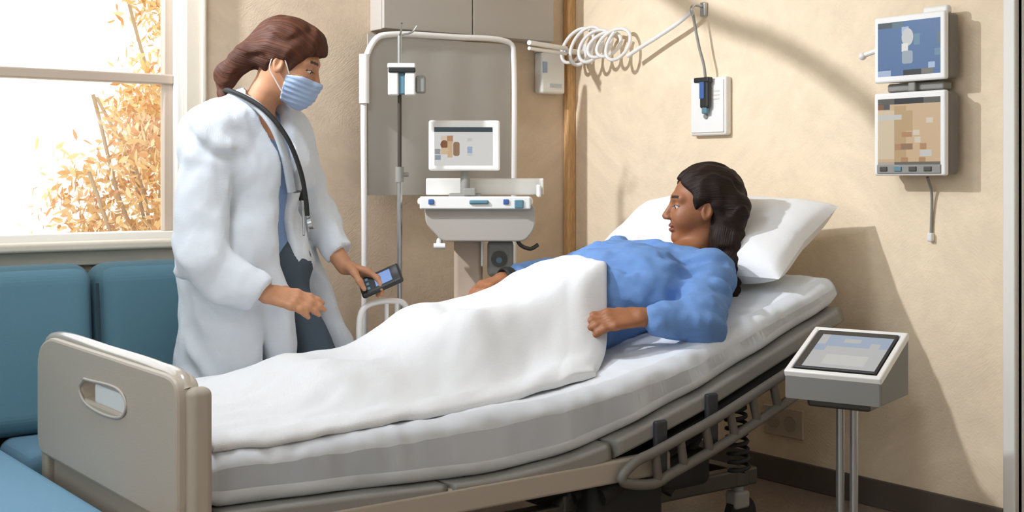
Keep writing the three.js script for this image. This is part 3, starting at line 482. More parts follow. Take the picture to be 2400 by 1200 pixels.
  part(person, 'collar', merge([lap([[-0.075, 1.455, 0.03], [-0.04, 1.475, 0.085], [0.04, 1.44, 0.11], [0.10, 1.37, 0.12], [0.135, 1.27, 0.10], [0.155, 1.15, 0.085]], 0.016), lap([[-0.075, 1.455, 0.03], [-0.07, 1.46, -0.04], [0.0, 1.45, -0.10], [0.09, 1.39, -0.06], [0.145, 1.28, 0.0], [0.165, 1.15, 0.04]], 0.016)]), mats.coat);
  // hair: cap, swept front and a low ponytail
  const Q = (x, y, z) => F.from(x, y, z), tail = [bone(Q(-0.09, 0.03, 0.01), Q(-0.13, -0.02, 0.02), 0.045, 0.042), bone(Q(-0.13, -0.02, 0.02), Q(-0.165, -0.10, 0.03), 0.04, 0.034), bone(Q(-0.165, -0.10, 0.03), [-0.085, 1.455, 0.05], 0.034, 0.014), bone(Q(0.055, 0.10, 0.0), Q(0.085, 0.072, 0.01), 0.03, 0.018), bone(Q(-0.02, 0.09, 0), Q(0.05, 0.10, 0), 0.05, 0.035)];
  const tf = bones(tail, 0.03);
  const hair = (x, y, z) => {
    const [a, c, d] = F.to(x, y, z); let h = ell(a, c, d, -0.022, 0.044, 0, 0.118, 0.104, 0.09) * F.size;
    const strand = 0.0032 * Math.sin(80 * (d * 1.5 + c * 0.9 - a * 0.3) + 6 * noise.noise(a * 12, c * 12, d * 12)) + 0.004 * noise.noise(a * 26, c * 26, d * 26);
    h = smax(h, -ell(a, c, d, 0.112, -0.045, 0, 0.1, 0.115, 0.13) * F.size, 0.012);
    h = smax(h, -ell(a, c, Math.abs(d), -0.005, -0.055, 0.085, 0.045, 0.062, 0.05) * F.size, 0.01);
    return smin(h, tf(x, y, z), 0.025) + strand;
  };
  part(person, 'hair', net(hair, [[-0.16, 1.40, -0.16], [0.32, 1.80, 0.16]], 0.0042, null, (x, y, z) => { const [a, c, d] = F.to(x, y, z); return [Math.atan2(c + 0.02, d) * 0.34, a * 1.2]; }), hairMat(84, 46, 27), 'brown hair in a low ponytail');
  // pleated mask over nose and chin with ear loops
  const mk = (x, y, z) => {
    const [a, b, d] = F.to(x, y, z); let h = headShape(a, b, d) - 0.008;
    h = smin(h, ell(a, b, d, 0.07, -0.06, 0, 0.05, 0.05, 0.05), 0.02) - 0.0012 * Math.cos(b * 420);
    const reg = Math.max(Math.abs(b + 0.07) - (0.052 - 0.25 * Math.max(0, 0.07 - a)), 0.022 - a);
    return smax(h, reg, 0.005) * F.size;
  };
  const mask = part(person, 'face_mask', net(mk, [[0.0, 1.38, -0.12], [0.32, 1.64, 0.12]], 0.0036), mats.mask, 'pale blue pleated face mask');
  for (const s of [1, -1]) part(mask, 'ear_loop', merge([tube([Q(0.03, -0.025, 0.066 * s), Q(0.0, 0.015, 0.083 * s), Q(-0.022, 0.022, 0.084 * s), Q(-0.034, -0.005, 0.082 * s)], 0.0022, 30, 6), tube([Q(0.028, -0.085, 0.06 * s), Q(0.0, -0.06, 0.07 * s), Q(-0.03, -0.03, 0.08 * s), Q(-0.034, -0.005, 0.082 * s)], 0.0022, 30, 6)]), mats.white);
  // stethoscope around the neck
  const st = thing('stethoscope', 'black stethoscope hanging around the nurse\'s neck', 'stethoscope', place, turn);
  part(st, 'tubing', tube([[0.17, 1.12, -0.02], [0.155, 1.28, -0.055], [0.11, 1.40, -0.10], [0.02, 1.468, -0.10], [-0.085, 1.485, -0.01], [-0.055, 1.492, 0.09], [0.065, 1.43, 0.132], [0.145, 1.335, 0.135], [0.19, 1.22, 0.12], [0.205, 1.13, 0.105], [0.21, 1.07, 0.10]], 0.0085, 140, 10), mats.blackRubber);
  part(st, 'chest_piece', merge([new THREE.CylinderGeometry(0.022, 0.02, 0.014, 28).rotateZ(-1.3).translate(0.22, 1.045, 0.10), rod([0.21, 1.07, 0.10], [0.218, 1.05, 0.10], 0.006)]), mats.steel, 'steel chest piece');
  part(st, 'ear_tube', merge([tube([[0.17, 1.12, -0.02], [0.18, 1.06, 0.0], [0.185, 1.0, 0.02]], 0.004, 20, 8), tube([[0.17, 1.12, -0.02], [0.185, 1.07, -0.04], [0.19, 1.01, -0.05]], 0.004, 20, 8)]), mats.steel);
  // the handheld meter in the far hand
  const dv = thing('handheld_meter', 'small black handheld device with a blue screen in the nurse\'s hand', 'device', [place[0] + 0.8 * 0.44 + 0.6 * 0.06, 0.838, place[2] + 0.6 * 0.44 - 0.8 * 0.06], turn);
  const tiltM = new THREE.Matrix4().makeRotationZ(0.42).multiply(new THREE.Matrix4().makeRotationX(0.85));
  part(dv, 'case', rbox(0.155, 0.022, 0.082, 0.01).applyMatrix4(tiltM), mats.darkPlastic);
  part(dv, 'screen', rbox(0.062, 0.004, 0.05, 0.002, 0.012, 0.0115, 0).applyMatrix4(tiltM), M('#7d9ad0', 0.2, { emissive: '#7d9ad0', emissiveIntensity: 0.25 }));
  part(dv, 'button', merge([-0.02, 0, 0.02].map((z) => rbox(0.012, 0.005, 0.012, 0.002, -0.045, 0.0115, z))).applyMatrix4(tiltM), mats.tealPlastic);
}

// ------------------------------------------------------------------ furniture and equipment on the window side
{ // sofa below the window: back cushions with a dark strip along each seam, a deep seat beyond the foot of the bed, a shallow seat beside it
  const s = thing('sofa', 'teal upholstered sofa with a high back under the window', 'sofa');
  part(s, 'frame', merge([span(-2.1, 0.66, 0.08, 0.86, -1.80, -1.66, 0.02), span(-2.1, -0.07, 0.06, 0.2, -1.66, -0.36, 0.02), span(-0.07, 0.4, 0.06, 0.2, -1.66, -1.18, 0.02)]), mats.sofa);
  const back = (x0, x1) => { const g = rbox(x1 - x0, 0.56, 0.2, 0.07, 0, 0, 0, 6); const p = g.attributes.position; for (let i = 0; i < p.count; i++) { const x = p.getX(i) / (x1 - x0) * 2, y = p.getY(i) / 0.28, z = p.getZ(i); p.setXYZ(i, p.getX(i), p.getY(i), z + (z > 0 ? 0.025 * (1 - x * x) * (1 - y * y) : 0)); } g.computeVertexNormals(); return g.rotateX(-0.10).translate((x0 + x1) / 2, 0.625, -1.545); };
  part(s, 'back_cushion', back(-2.1, -0.92), mats.sofa); part(s, 'back_cushion', back(-0.912, 0.275), mats.sofa); part(s, 'back_cushion', back(0.285, 0.66), mats.sofa);
  for (const x of [-0.916, 0.28]) part(s, 'seam_strip', tube([[x, 0.40, -1.435], [x, 0.62, -1.445], [x, 0.84, -1.468]], 0.006, 20, 8), mats.seam_strip);
  part(s, 'seat_cushion', span(-2.1, -0.055, 0.2, 0.355, -1.5, -0.34, 0.05), mats.sofaSeatLit); part(s, 'seat_cushion', span(-0.045, 0.4, 0.2, 0.355, -1.5, -1.16, 0.05), mats.sofaSeatLit);
  for (const [x, z] of [[-2.0, -0.45], [-0.2, -0.45], [-2.0, -1.7], [0.3, -1.25], [0.6, -1.72]]) part(s, 'leg', rod([x, 0, z], [x, 0.09, z], 0.02, 0.026), mats.charcoal);
}
{ // grey wall cupboard above the screen
  const c = thing('wall_cupboard', 'taupe grey wall cupboard high on the tan wall', 'cupboard');
  part(c, 'body', span(1.56, 2.47, 1.815, 2.6, ZB, ZB + 0.09, 0.004), mats.taupe);
  for (const [a, b, h] of [[1.563, 2.012, 1.97], [2.018, 2.467, 2.06]]) { const d = part(c, 'door', span(a, b, 1.818, 2.597, ZB + 0.09, ZB + 0.108, 0.004), mats.taupe); part(d, 'handle', rod([h, 2.05, ZB + 0.125], [h, 2.2, ZB + 0.125], 0.006), mats.steel); }
}
{ // folding privacy screen: white tube frame with a grey cloth
  const z = -1.69, x0 = 1.452, x1 = 2.212, s = thing('privacy_screen', 'privacy screen with a white tube frame and grey cloth', 'screen');
  part(s, 'frame', tube([[x0, 0.06, z], [x0, 0.9, z], [x0, 1.62, z], [x0 + 0.012, 1.70, z], [x0 + 0.06, 1.772, z], [x0 + 0.13, 1.79, z], [1.9, 1.80, z], [x1 - 0.06, 1.802, z], [x1 - 0.01, 1.785, z], [x1, 1.73, z], [x1, 0.9, z], [x1, 0.06, z]], 0.013, 240, 12), mats.enamel);
  part(s, 'cloth', (() => { const g = new THREE.BoxGeometry(x1 - x0 - 0.03, 0.66, 0.006, 60, 20, 1); const p = g.attributes.position; for (let i = 0; i < p.count; i++) p.setZ(i, p.getZ(i) + 0.0012 * Math.sin(p.getX(i) * 30)); g.computeVertexNormals(); return g.translate((x0 + x1) / 2, 1.455, z - 0.004); })(), mats.fabricGrey, 'grey cloth panel');
  part(s, 'grip_sleeve', merge([rod([x0 - 0.004, 1.50, z + 0.004], [x0 - 0.004, 1.70, z + 0.004], 0.021)]), mats.enamel, 'thick white grip on the frame');
  for (const x of [x0, x1]) { part(s, 'foot', rbox(0.03, 0.03, 0.2, 0.01, x, 0.05, z), mats.enamel); }
}
{ // infusion stand and pump
  const x = 1.483, z = -1.47, s = thing('infusion_stand', 'slim infusion stand with a dark upper pole beside the screen', 'stand', [x, 0, z]);
  part(s, 'lower_pole', rod([0, 0.08, 0], [0, 1.22, 0], 0.011), mats.steel); part(s, 'upper_pole', rod([0, 1.2, 0], [0, 1.56, 0], 0.0085), M('#4d453f', 0.4, { metalness: 0.3 }), 'dark upper pole'); part(s, 'top_pole', rod([0, 1.55, 0], [0, 1.76, 0], 0.009), mats.steel);
  part(s, 'height_collar', merge([rod([0, 1.18, 0], [0, 1.24, 0], 0.017), rod([0, 1.21, 0], [0.035, 1.21, 0.01], 0.009)]), mats.greyPlastic);
  for (const a of [0.4, 2.0]) part(s, 'hook', tube([[0, 1.76, 0], [0.05 * Math.cos(a), 1.775, 0.05 * Math.sin(a)], [0.07 * Math.cos(a), 1.80, 0.07 * Math.sin(a)]], 0.004, 20, 8), mats.steel);
  for (let i = 0; i < 5; i++) { const a = i * Math.PI * 0.4 + 0.3; const l = part(s, 'leg', rod([0, 0.1, 0], [0.21 * Math.cos(a), 0.06, 0.21 * Math.sin(a)], 0.012), mats.steel); part(l, 'wheel', new THREE.SphereGeometry(0.026, 16, 12).scale(1, 1, 0.6).translate(0.21 * Math.cos(a), 0.028, 0.21 * Math.sin(a)), mats.blackRubber); }
  const p = thing('infusion_pump', 'small white infusion pump with a dark top clamped to the stand', 'pump', [x, 1.585, z + 0.016], -0.6);
  part(p, 'housing', merge([rbox(0.042, 0.11, 0.05, 0.008, -0.032, -0.01, 0.012), rbox(0.042, 0.11, 0.05, 0.008, 0.034, -0.01, 0.012), rbox(0.11, 0.02, 0.06, 0.006, 0, 0.052, 0.01)]), mats.white);
  part(p, 'syringe_slot', rbox(0.026, 0.1, 0.03, 0.006, 0, -0.01, 0.012), mats.tealPlastic, 'teal channel'); part(p, 'top_cover', rbox(0.106, 0.02, 0.05, 0.005, 0.002, 0.034, 0.018), mats.darkPlastic); part(p, 'clamp', rbox(0.04, 0.07, 0.04, 0.01, 0.075, -0.02, 0), mats.greyPlastic);
}
function screenTex(w, h, draw) { const c = document.createElement('canvas'); c.width = w; c.height = h; draw(c.getContext('2d'), w, h); const t = new THREE.CanvasTexture(c); t.colorSpace = THREE.SRGBColorSpace; return t; }
const glow = (t, k = 0.55) => new THREE.MeshPhysicalMaterial({ color: '#222222', roughness: 0.25, map: t, emissive: '#ffffff', emissiveMap: t, emissiveIntensity: k });
{ // computer trolley; its front faces the viewer's side of the bed
  const turn = -0.6435, c = thing('computer_trolley', 'white medical computer trolley with a monitor behind the bed', 'trolley', [1.80, 0, -1.345], turn);
  const ox = -0.027;
  part(c, 'worktop', rbox(0.45, 0.03, 0.36, 0.012, ox, 1.105, 0.0), mats.white);
  part(c, 'gallery', merge([rbox(0.49, 0.07, 0.014, 0.006, ox + 0.03, 1.16, -0.17), rbox(0.014, 0.05, 0.3, 0.006, ox + 0.25, 1.145, -0.02)]), mats.white);
  const dr = part(c, 'drawer_front', rbox(0.43, 0.05, 0.02, 0.007, ox, 1.10, 0.185), mats.whiteGloss);
  part(dr, 'drawer_pull', rbox(0.075, 0.016, 0.016, 0.006, ox + 0.015, 1.103, 0.197), mats.tealPlastic);
  for (const x of [-0.17, 0.12]) part(dr, 'button', rbox(0.022, 0.02, 0.01, 0.004, ox + x, 1.104, 0.196), mats.bluePlastic, 'blue button');
  part(dr, 'latch', rbox(0.035, 0.034, 0.012, 0.005, ox + 0.17, 1.095, 0.196), mats.tealPlastic);
  const bo = outline([[-0.22, 1.085], [0.20, 1.085], [0.20, 1.0], [0.165, 0.955], [-0.155, 0.955], [-0.215, 1.02]], 0.28, 0.006, 0.02).build().translate(0.0, 0, -0.12);
  part(c, 'drawer_box', bo, mats.taupe);
  part(c, 'column', rbox(0.115, 0.72, 0.09, 0.02, -0.06, 0.6, -0.02), M('#c5b09c', 0.55));
  part(c, 'grip', merge([rod([-0.17, 0.95, 0.1], [-0.17, 0.93, 0.15], 0.012), rod([-0.19, 0.93, 0.15], [-0.145, 0.93, 0.15], 0.012)]), mats.white);
  const bk = part(c, 'basket', merge([rbox(0.105, 0.145, 0.09, 0.02, 0.07, 0.875, 0.02)]), mats.greyPlastic, 'grey holder hanging beside the column');
  part(bk, 'holder_rim', rbox(0.012, 0.11, 0.02, 0.005, -0.002, 0.9, 0.06), mats.white); part(bk, 'roll', new THREE.CylinderGeometry(0.032, 0.032, 0.05, 28).rotateX(Math.PI / 2).translate(0.065, 0.875, 0.05), mats.darkSteel); part(bk, 'roll_core', new THREE.CylinderGeometry(0.012, 0.012, 0.054, 20).rotateX(Math.PI / 2).translate(0.065, 0.87, 0.052), mats.tealPlastic);
  part(c, 'side_hook', merge([tube([[0.13, 0.97, 0.05], [0.15, 0.93, 0.06], [0.19, 0.915, 0.06], [0.22, 0.93, 0.05]], 0.008, 30, 8), rbox(0.05, 0.03, 0.04, 0.01, 0.12, 0.985, 0.08)]), mats.darkSteel);
  part(c, 'shelf', rbox(0.3, 0.025, 0.26, 0.01, -0.08, 0.67, 0.0), mats.greyPlastic); part(c, 'base', rbox(0.36, 0.06, 0.32, 0.025, -0.03, 0.13, 0), mats.taupe);
  for (const [x, z] of [[-0.18, -0.13], [-0.18, 0.13], [0.12, -0.13], [0.12, 0.13]]) part(c, 'wheel', new THREE.CylinderGeometry(0.048, 0.048, 0.026, 24).rotateX(Math.PI / 2).translate(x, 0.049, z), mats.blackRubber);
  part(c, 'column_foot', rbox(0.15, 0.12, 0.12, 0.02, -0.06, 0.21, -0.02), mats.taupe);
  part(c, 'monitor_stand', merge([rod([-0.075, 1.11, -0.08], [-0.075, 1.30, -0.09], 0.02), rbox(0.13, 0.016, 0.12, 0.006, -0.075, 1.126, -0.07), rbox(0.05, 0.03, 0.03, 0.006, -0.055, 1.14, -0.01)]), mats.greyPlastic);
  const mo = part(c, 'monitor', rbox(0.29, 0.205, 0.035, 0.01, 0, 0, 0).rotateX(-0.05).rotateY(0.06).translate(-0.078, 1.328, -0.055), mats.whiteGloss, 'white monitor');
  const st = screenTex(512, 352, (g, w, h) => { g.fillStyle = '#f3f2ee'; g.fillRect(0, 0, w, h); g.fillStyle = '#49565f'; g.fillRect(0, 0, w, 44); g.fillStyle = '#efe0c8'; g.fillRect(58, 80, 60, 44); g.fillStyle = '#c99b74'; g.fillRect(112, 78, 52, 60); g.fillStyle = '#96664a'; g.beginPath(); g.ellipse(88, 160, 34, 40, 0, 0, 7); g.fill(); g.fillStyle = '#e6c49b'; g.fillRect(116, 130, 44, 150); g.fillStyle = '#a9866a'; g.beginPath(); g.roundRect(166, 136, 56, 130, 20); g.fill(); g.fillStyle = '#eccfa8'; g.fillRect(60, 190, 60, 60); g.fillStyle = '#abacab'; g.fillRect(6, 200, 48, 50); g.fillStyle = '#a3afbd'; g.fillRect(6, 258, 50, 44); g.fillStyle = '#b0c4e0'; g.fillRect(290, 180, 44, 60); g.fillStyle = '#e2e2dc'; g.fillRect(290, 100, 40, 30); g.fillRect(290, 244, 44, 20); });
  const sp = new THREE.PlaneGeometry(0.236, 0.155).translate(-0.004, -0.004, 0.0185).rotateX(-0.05).rotateY(0.06).translate(-0.078, 1.328, -0.055);
  part(mo, 'display', sp, glow(st, 0.62), 'lit screen with a dark header bar');
}
{ // paper dispenser on the tan wall near the corner
  const d = thing('wall_dispenser', 'white dispenser on the tan wall beside the corner strip', 'dispenser');
  part(d, 'housing', span(2.435, 2.575, 1.585, 1.775, ZB, ZB + 0.06, 0.012), mats.white); part(d, 'lid', span(2.432, 2.578, 1.775, 1.79, ZB, ZB + 0.064, 0.006), mats.white); part(d, 'label_strip', span(2.44, 2.465, 1.68, 1.73, ZB + 0.06, ZB + 0.063), M('#9fb0c6', 0.5)); part(d, 'outlet_slot', span(2.48, 2.55, 1.615, 1.632, ZB + 0.058, ZB + 0.0625), M('#c2c6c8', 0.5));
}
{ // coiled white hose on a boom, with a cord that hangs down to the handset
  const c = thing('coiled_hose', 'coiled white hose hanging from a boom in the room corner', 'hose');
  part(c, 'boom', merge([rod([2.23, 1.79, -1.60], [2.52, 1.79, -1.70], 0.011), rod([2.23, 1.765, -1.60], [2.52, 1.765, -1.70], 0.008), rod([2.52, 1.778, -1.70], [2.655, 1.778, -1.72], 0.013), rbox(0.03, 0.09, 0.06, 0.01, 2.645, 1.778, -1.72)]), mats.enamel, 'white support boom');
  part(c, 'coil', tube(range(0, 1, 220).map((t) => { const a = t * 2 * Math.PI * 5.5 + 2.2, r = 0.072 + 0.016 * Math.sin(t * 7); return [2.56 + 0.05 * Math.sin(a + 0.7), lerp(1.80, 1.79, t) + r * Math.cos(a), lerp(-1.70, -1.36, t) + 0.045 * Math.sin(a)]; }), 0.0085, 700, 8), mats.enamel);
  part(c, 'tail', tube([[2.575, 1.73, -1.34], [2.58, 1.77, -1.24], [2.585, 1.80, -1.16], [2.585, 1.845, -1.04], [2.585, 1.885, -0.955]], 0.0095, 50, 10), mats.enamel);
  part(c, 'hook', merge([rbox(0.02, 0.06, 0.03, 0.006, 2.65, 1.90, -0.95), tube([[2.65, 1.91, -0.95], [2.60, 1.915, -0.952], [2.58, 1.90, -0.95], [2.585, 1.87, -0.948]], 0.007, 30, 8)]), mats.steel);
  part(c, 'drop_cord', tube([[2.585, 1.885, -0.95], [2.585, 1.82, -0.935], [2.59, 1.73, -0.915], [2.595, 1.66, -0.895], [2.6, 1.60, -0.89]], 0.006, 50, 8), mats.greyPlastic, 'thin grey cord');
}
{ // call unit and handset on the cream wall
  const c = thing('wall_call_unit', 'square white call unit on the cream wall', 'call unit');
  part(c, 'housing', span(XR - 0.035, XR, 1.372, 1.612, -1.005, -0.80, 0.01), mats.white);
  part(c, 'face_plate', span(XR - 0.041, XR - 0.034, 1.384, 1.60, -0.995, -0.81, 0.004), mats.whiteGloss);
  part(c, 'socket', rod([XR - 0.046, 1.452, -0.905], [XR - 0.035, 1.452, -0.905], 0.012), mats.greyPlastic); part(c, 'grille', merge([0, 1, 2].map((i) => span(XR - 0.0425, XR - 0.04, 1.55 - i * 0.016, 1.556 - i * 0.016, -0.87, -0.83))), M('#d8d2c6', 0.6));
  const h = thing('call_handset', 'small dark blue handset hanging in front of the white call unit', 'handset', [2.6, 1.545, -0.892]);
  part(h, 'grip', rbox(0.022, 0.125, 0.05, 0.01, 0, 0, 0), mats.darkPlastic); part(h, 'key_pad', rbox(0.008, 0.07, 0.026, 0.003, -0.011, 0.012, -0.008), mats.bluePlastic, 'blue key pad'); part(h, 'bracket', rbox(0.03, 0.022, 0.085, 0.006, 0.0, 0.055, -0.012), mats.darkPlastic); part(h, 'tip', rbox(0.018, 0.03, 0.03, 0.006, 0, -0.07, 0), mats.tealPlastic); part(h, 'mount', rod([0, -0.02, 0], [0.022, -0.02, 0], 0.008), mats.greyPlastic);
}
// ------------------------------------------------------------------ patient monitors on the cream wall
{
  const mon = (name, label, z0, z1, y0, y1, t, k) => {
    const g = thing(name, label, 'monitor'), x1 = XR - 0.03, x0 = x1 - 0.085;
    part(g, 'back_shell', span(x0 + 0.02, x1, y0 + 0.004, y1 - 0.004, z0 + 0.004, z1 - 0.001, 0.014), M('#77736c', 0.5));
    const b = part(g, 'bezel', span(x0, x0 + 0.024, y0, y1, z0, z1, 0.008), mats.whiteGloss);
    part(g, 'display', new THREE.PlaneGeometry(z1 - z0 - 0.036, y1 - y0 - 0.044).rotateY(-Math.PI / 2).translate(x0 - 0.0008, (y0 + y1) / 2, (z0 + z1) / 2), glow(t, k));
    part(g, 'wall_plate', span(x1, XR, y0 + 0.05, y1 - 0.05, z0 + 0.06, z1 - 0.06), mats.charcoal);
    return { g, b, x0 };
  };
  const t1 = screenTex(384, 320, (g, w, h) => { g.fillStyle = '#5677a5'; g.fillRect(0, 0, w, h); g.fillStyle = '#48555f'; g.fillRect(0, 0, 92, 34); g.fillStyle = '#5d7a8a'; g.fillRect(92, 0, 70, 36); g.fillStyle = '#b0c4dd'; g.fillRect(150, 34, 44, 40); g.fillStyle = '#d2d4d4'; g.beginPath(); g.ellipse(186, 96, 36, 52, 0, 0, 7); g.fill(); g.fillStyle = '#eceae4'; g.fillRect(150, 132, 40, 48); g.fillStyle = '#a3aebb'; g.beginPath(); g.roundRect(152, 176, 66, 76, 14); g.fill(); g.fillStyle = '#6d91a5'; g.fillRect(226, 80, 36, 66); g.fillRect(350, 176, 34, 40); g.fillStyle = '#b0c4e0'; g.fillRect(0, 286, 82, 34); g.fillRect(312, 252, 40, 34); g.fillStyle = '#2f3438'; g.fillRect(160, 288, 110, 32); g.fillStyle = '#7c7b76'; g.fillRect(270, 286, 70, 34); g.fillStyle = '#5f7b8b'; g.fillRect(360, 80, 24, 70); });
  const a = mon('patient_monitor', 'wall monitor with a bright blue screen showing a white shape', -0.01, 0.28, 1.53, 1.762, t1, 0.75);
  part(a.g, 'top_handle', rbox(0.03, 0.03, 0.1, 0.01, a.x0 + 0.05, 1.77, 0.215), mats.white);
  part(a.g, 'side_knob', merge([rod([a.x0 + 0.02, 1.65, -0.008], [a.x0 + 0.01, 1.635, -0.06], 0.009), new THREE.SphereGeometry(0.014, 16, 12).translate(a.x0 + 0.008, 1.632, -0.065)]), mats.white);
  part(a.g, 'neck', merge([rbox(0.03, 0.034, 0.03, 0.006, a.x0 + 0.03, 1.513, 0.135), rbox(0.05, 0.03, 0.23, 0.008, a.x0 + 0.06, 1.513, 0.135)]), mats.greyPlastic);
  const t2 = screenTex(384, 420, (g, w, h) => { g.fillStyle = '#e8c8a0'; g.fillRect(0, 0, w, h); g.fillStyle = '#6b675f'; g.fillRect(0, 0, w, 34); g.fillStyle = '#2f3233'; g.fillRect(104, 0, 180, 34); g.fillStyle = '#966a4d'; g.fillRect(0, 34, 38, 30); g.fillStyle = '#5d5f66'; g.fillRect(38, 34, 38, 30); g.fillStyle = '#f0dcbc'; g.fillRect(0, 70, 104, 290); g.fillStyle = '#d5b588'; g.fillRect(104, 44, 74, 330); g.fillRect(178, 74, 40, 120); g.fillStyle = '#c99b74'; for (const [x, y, q, r] of [[150, 200, 64, 30], [108, 270, 40, 36], [262, 268, 40, 36], [146, 350, 44, 26], [256, 350, 40, 26]]) g.fillRect(x, y, q, r); g.fillStyle = '#a9866a'; g.fillRect(146, 268, 72, 36); g.fillStyle = '#e2e0da'; g.fillRect(262, 306, 70, 38); g.fillRect(0, 96, 150, 30); g.fillStyle = '#f1e4cc'; g.fillRect(300, 120, 40, 30); g.fillRect(230, 230, 36, 34); g.fillRect(220, 190, 40, 30); g.fillStyle = '#7b766d'; g.fillRect(104, 376, 280, 44); g.fillStyle = '#cbbfae'; g.fillRect(0, 376, 104, 44); });
  const b = mon('patient_monitor', 'wall monitor with a peach coloured chart below the blue screen', -0.01, 0.28, 1.205, 1.495, t2, 0.62);
  part(b.g, 'control_strip', span(b.x0 - 0.004, b.x0 + 0.002, 1.212, 1.243, 0.005, 0.265, 0.003), mats.greyPlastic); for (let i = 0; i < 4; i++) part(b.g, 'button', span(b.x0 - 0.008, b.x0 - 0.003, 1.22, 1.236, 0.02 + i * 0.06, 0.05 + i * 0.06, 0.002), i === 1 ? mats.tealPlastic : mats.darkSteel);
  const k = thing('power_cable', 'thin grey cable hanging below the wall monitors', 'cable');
  part(k, 'lead', tube([[XR - 0.05, 1.20, 0.165], [XR - 0.02, 1.15, 0.16], [XR - 0.008, 1.05, 0.152], [XR - 0.008, 1.0, 0.15]], 0.005, 40, 8), mats.greyPlastic); part(k, 'plug', rbox(0.02, 0.03, 0.02, 0.005, XR - 0.01, 0.99, 0.15), mats.white);
}
{ // socket plate low on the cream wall
  const o = thing('wall_socket', 'pale socket plate low on the cream wall behind the bed', 'socket');
  part(o, 'plate', span(XR - 0.012, XR, 0.185, 0.30, -0.62, -0.42, 0.005), M('#cbbba6', 0.5)); for (const z of [-0.57, -0.48]) part(o, 'socket_face', rod([XR - 0.016, 0.243, z], [XR - 0.011, 0.243, z], 0.03), M('#b3a795', 0.5));
}
// ------------------------------------------------------------------ the tray stand in front of the bed's head
{
  const s = thing('tray_stand', 'grey instrument tray on a twin-tube stand at the right', 'stand', [2.02, 0, 0.29], -1.25);
  const wedge = outline([[-0.125, -0.06], [0.125, -0.06], [0.125, 0.0], [-0.125, 0.105]], 0.29, 0.006).build().translate(0, 0, -0.145).rotateY(-Math.PI / 2);
  const tr = part(s, 'tray', wedge, mats.trayGrey); tr.position.set(0, 0.585, 0); const SL = 0.398, topAt = (g) => g.rotateX(SL).translate(0, 0.06, 0);
  part(tr, 'rim', topAt(merge([rbox(0.305, 0.024, 0.02, 0.006, 0, 0.004, 0.133), rbox(0.305, 0.024, 0.02, 0.006, 0, 0.004, -0.133), rbox(0.02, 0.024, 0.27, 0.006, 0.143, 0.004, 0), rbox(0.02, 0.024, 0.27, 0.006, -0.143, 0.004, 0)])), mats.whiteGloss, 'white raised rim');
  part(tr, 'under_tray', rbox(0.2, 0.03, 0.16, 0.01, 0, -0.08, 0), mats.darkSteel);
  for (const x of [-0.022, 0.022]) part(s, 'stand_tube', rod([x, 0.06, 0], [x, 0.56, 0], 0.013), mats.steel);
  part(s, 'stand_bracket', rbox(0.09, 0.05, 0.06, 0.01, 0, 0.53, 0), mats.darkSteel); part(s, 'base', rbox(0.34, 0.04, 0.2, 0.015, 0, 0.045, 0), mats.darkSteel);
  for (const [x, z] of [[-0.14, -0.07], [0.14, -0.07], [-0.14, 0.07], [0.14, 0.07]]) part(s, 'wheel', new THREE.SphereGeometry(0.014, 12, 10).translate(x, 0.014, z), mats.blackRubber);
  const t = thing('tablet', 'tablet with a pale blue screen lying in the grey tray', 'tablet', [2.02, 0.585, 0.29], -1.25);
  const ct = part(t, 'case', rbox(0.26, 0.012, 0.238, 0.005, 0, 0.0135, 0), mats.darkPlastic); ct.rotation.x = 0.398; ct.position.y = 0.06;
  const tx = screenTex(256, 200, (g, w, h) => { g.fillStyle = '#d3d6d8'; g.fillRect(0, 0, w, h); g.fillStyle = '#b2c5e0'; g.fillRect(30, 0, 226, 70); g.fillRect(0, 60, 40, 40); g.fillStyle = '#d3d6d8'; g.fillRect(90, 20, 60, 24); g.fillRect(190, 40, 34, 34); g.fillStyle = '#e6e6e4'; g.fillRect(60, 120, 150, 60); });
  part(ct, 'display', new THREE.PlaneGeometry(0.228, 0.2).rotateX(-Math.PI / 2).translate(0.01, 0.0202, 0.012), glow(tx, 0.55));
}
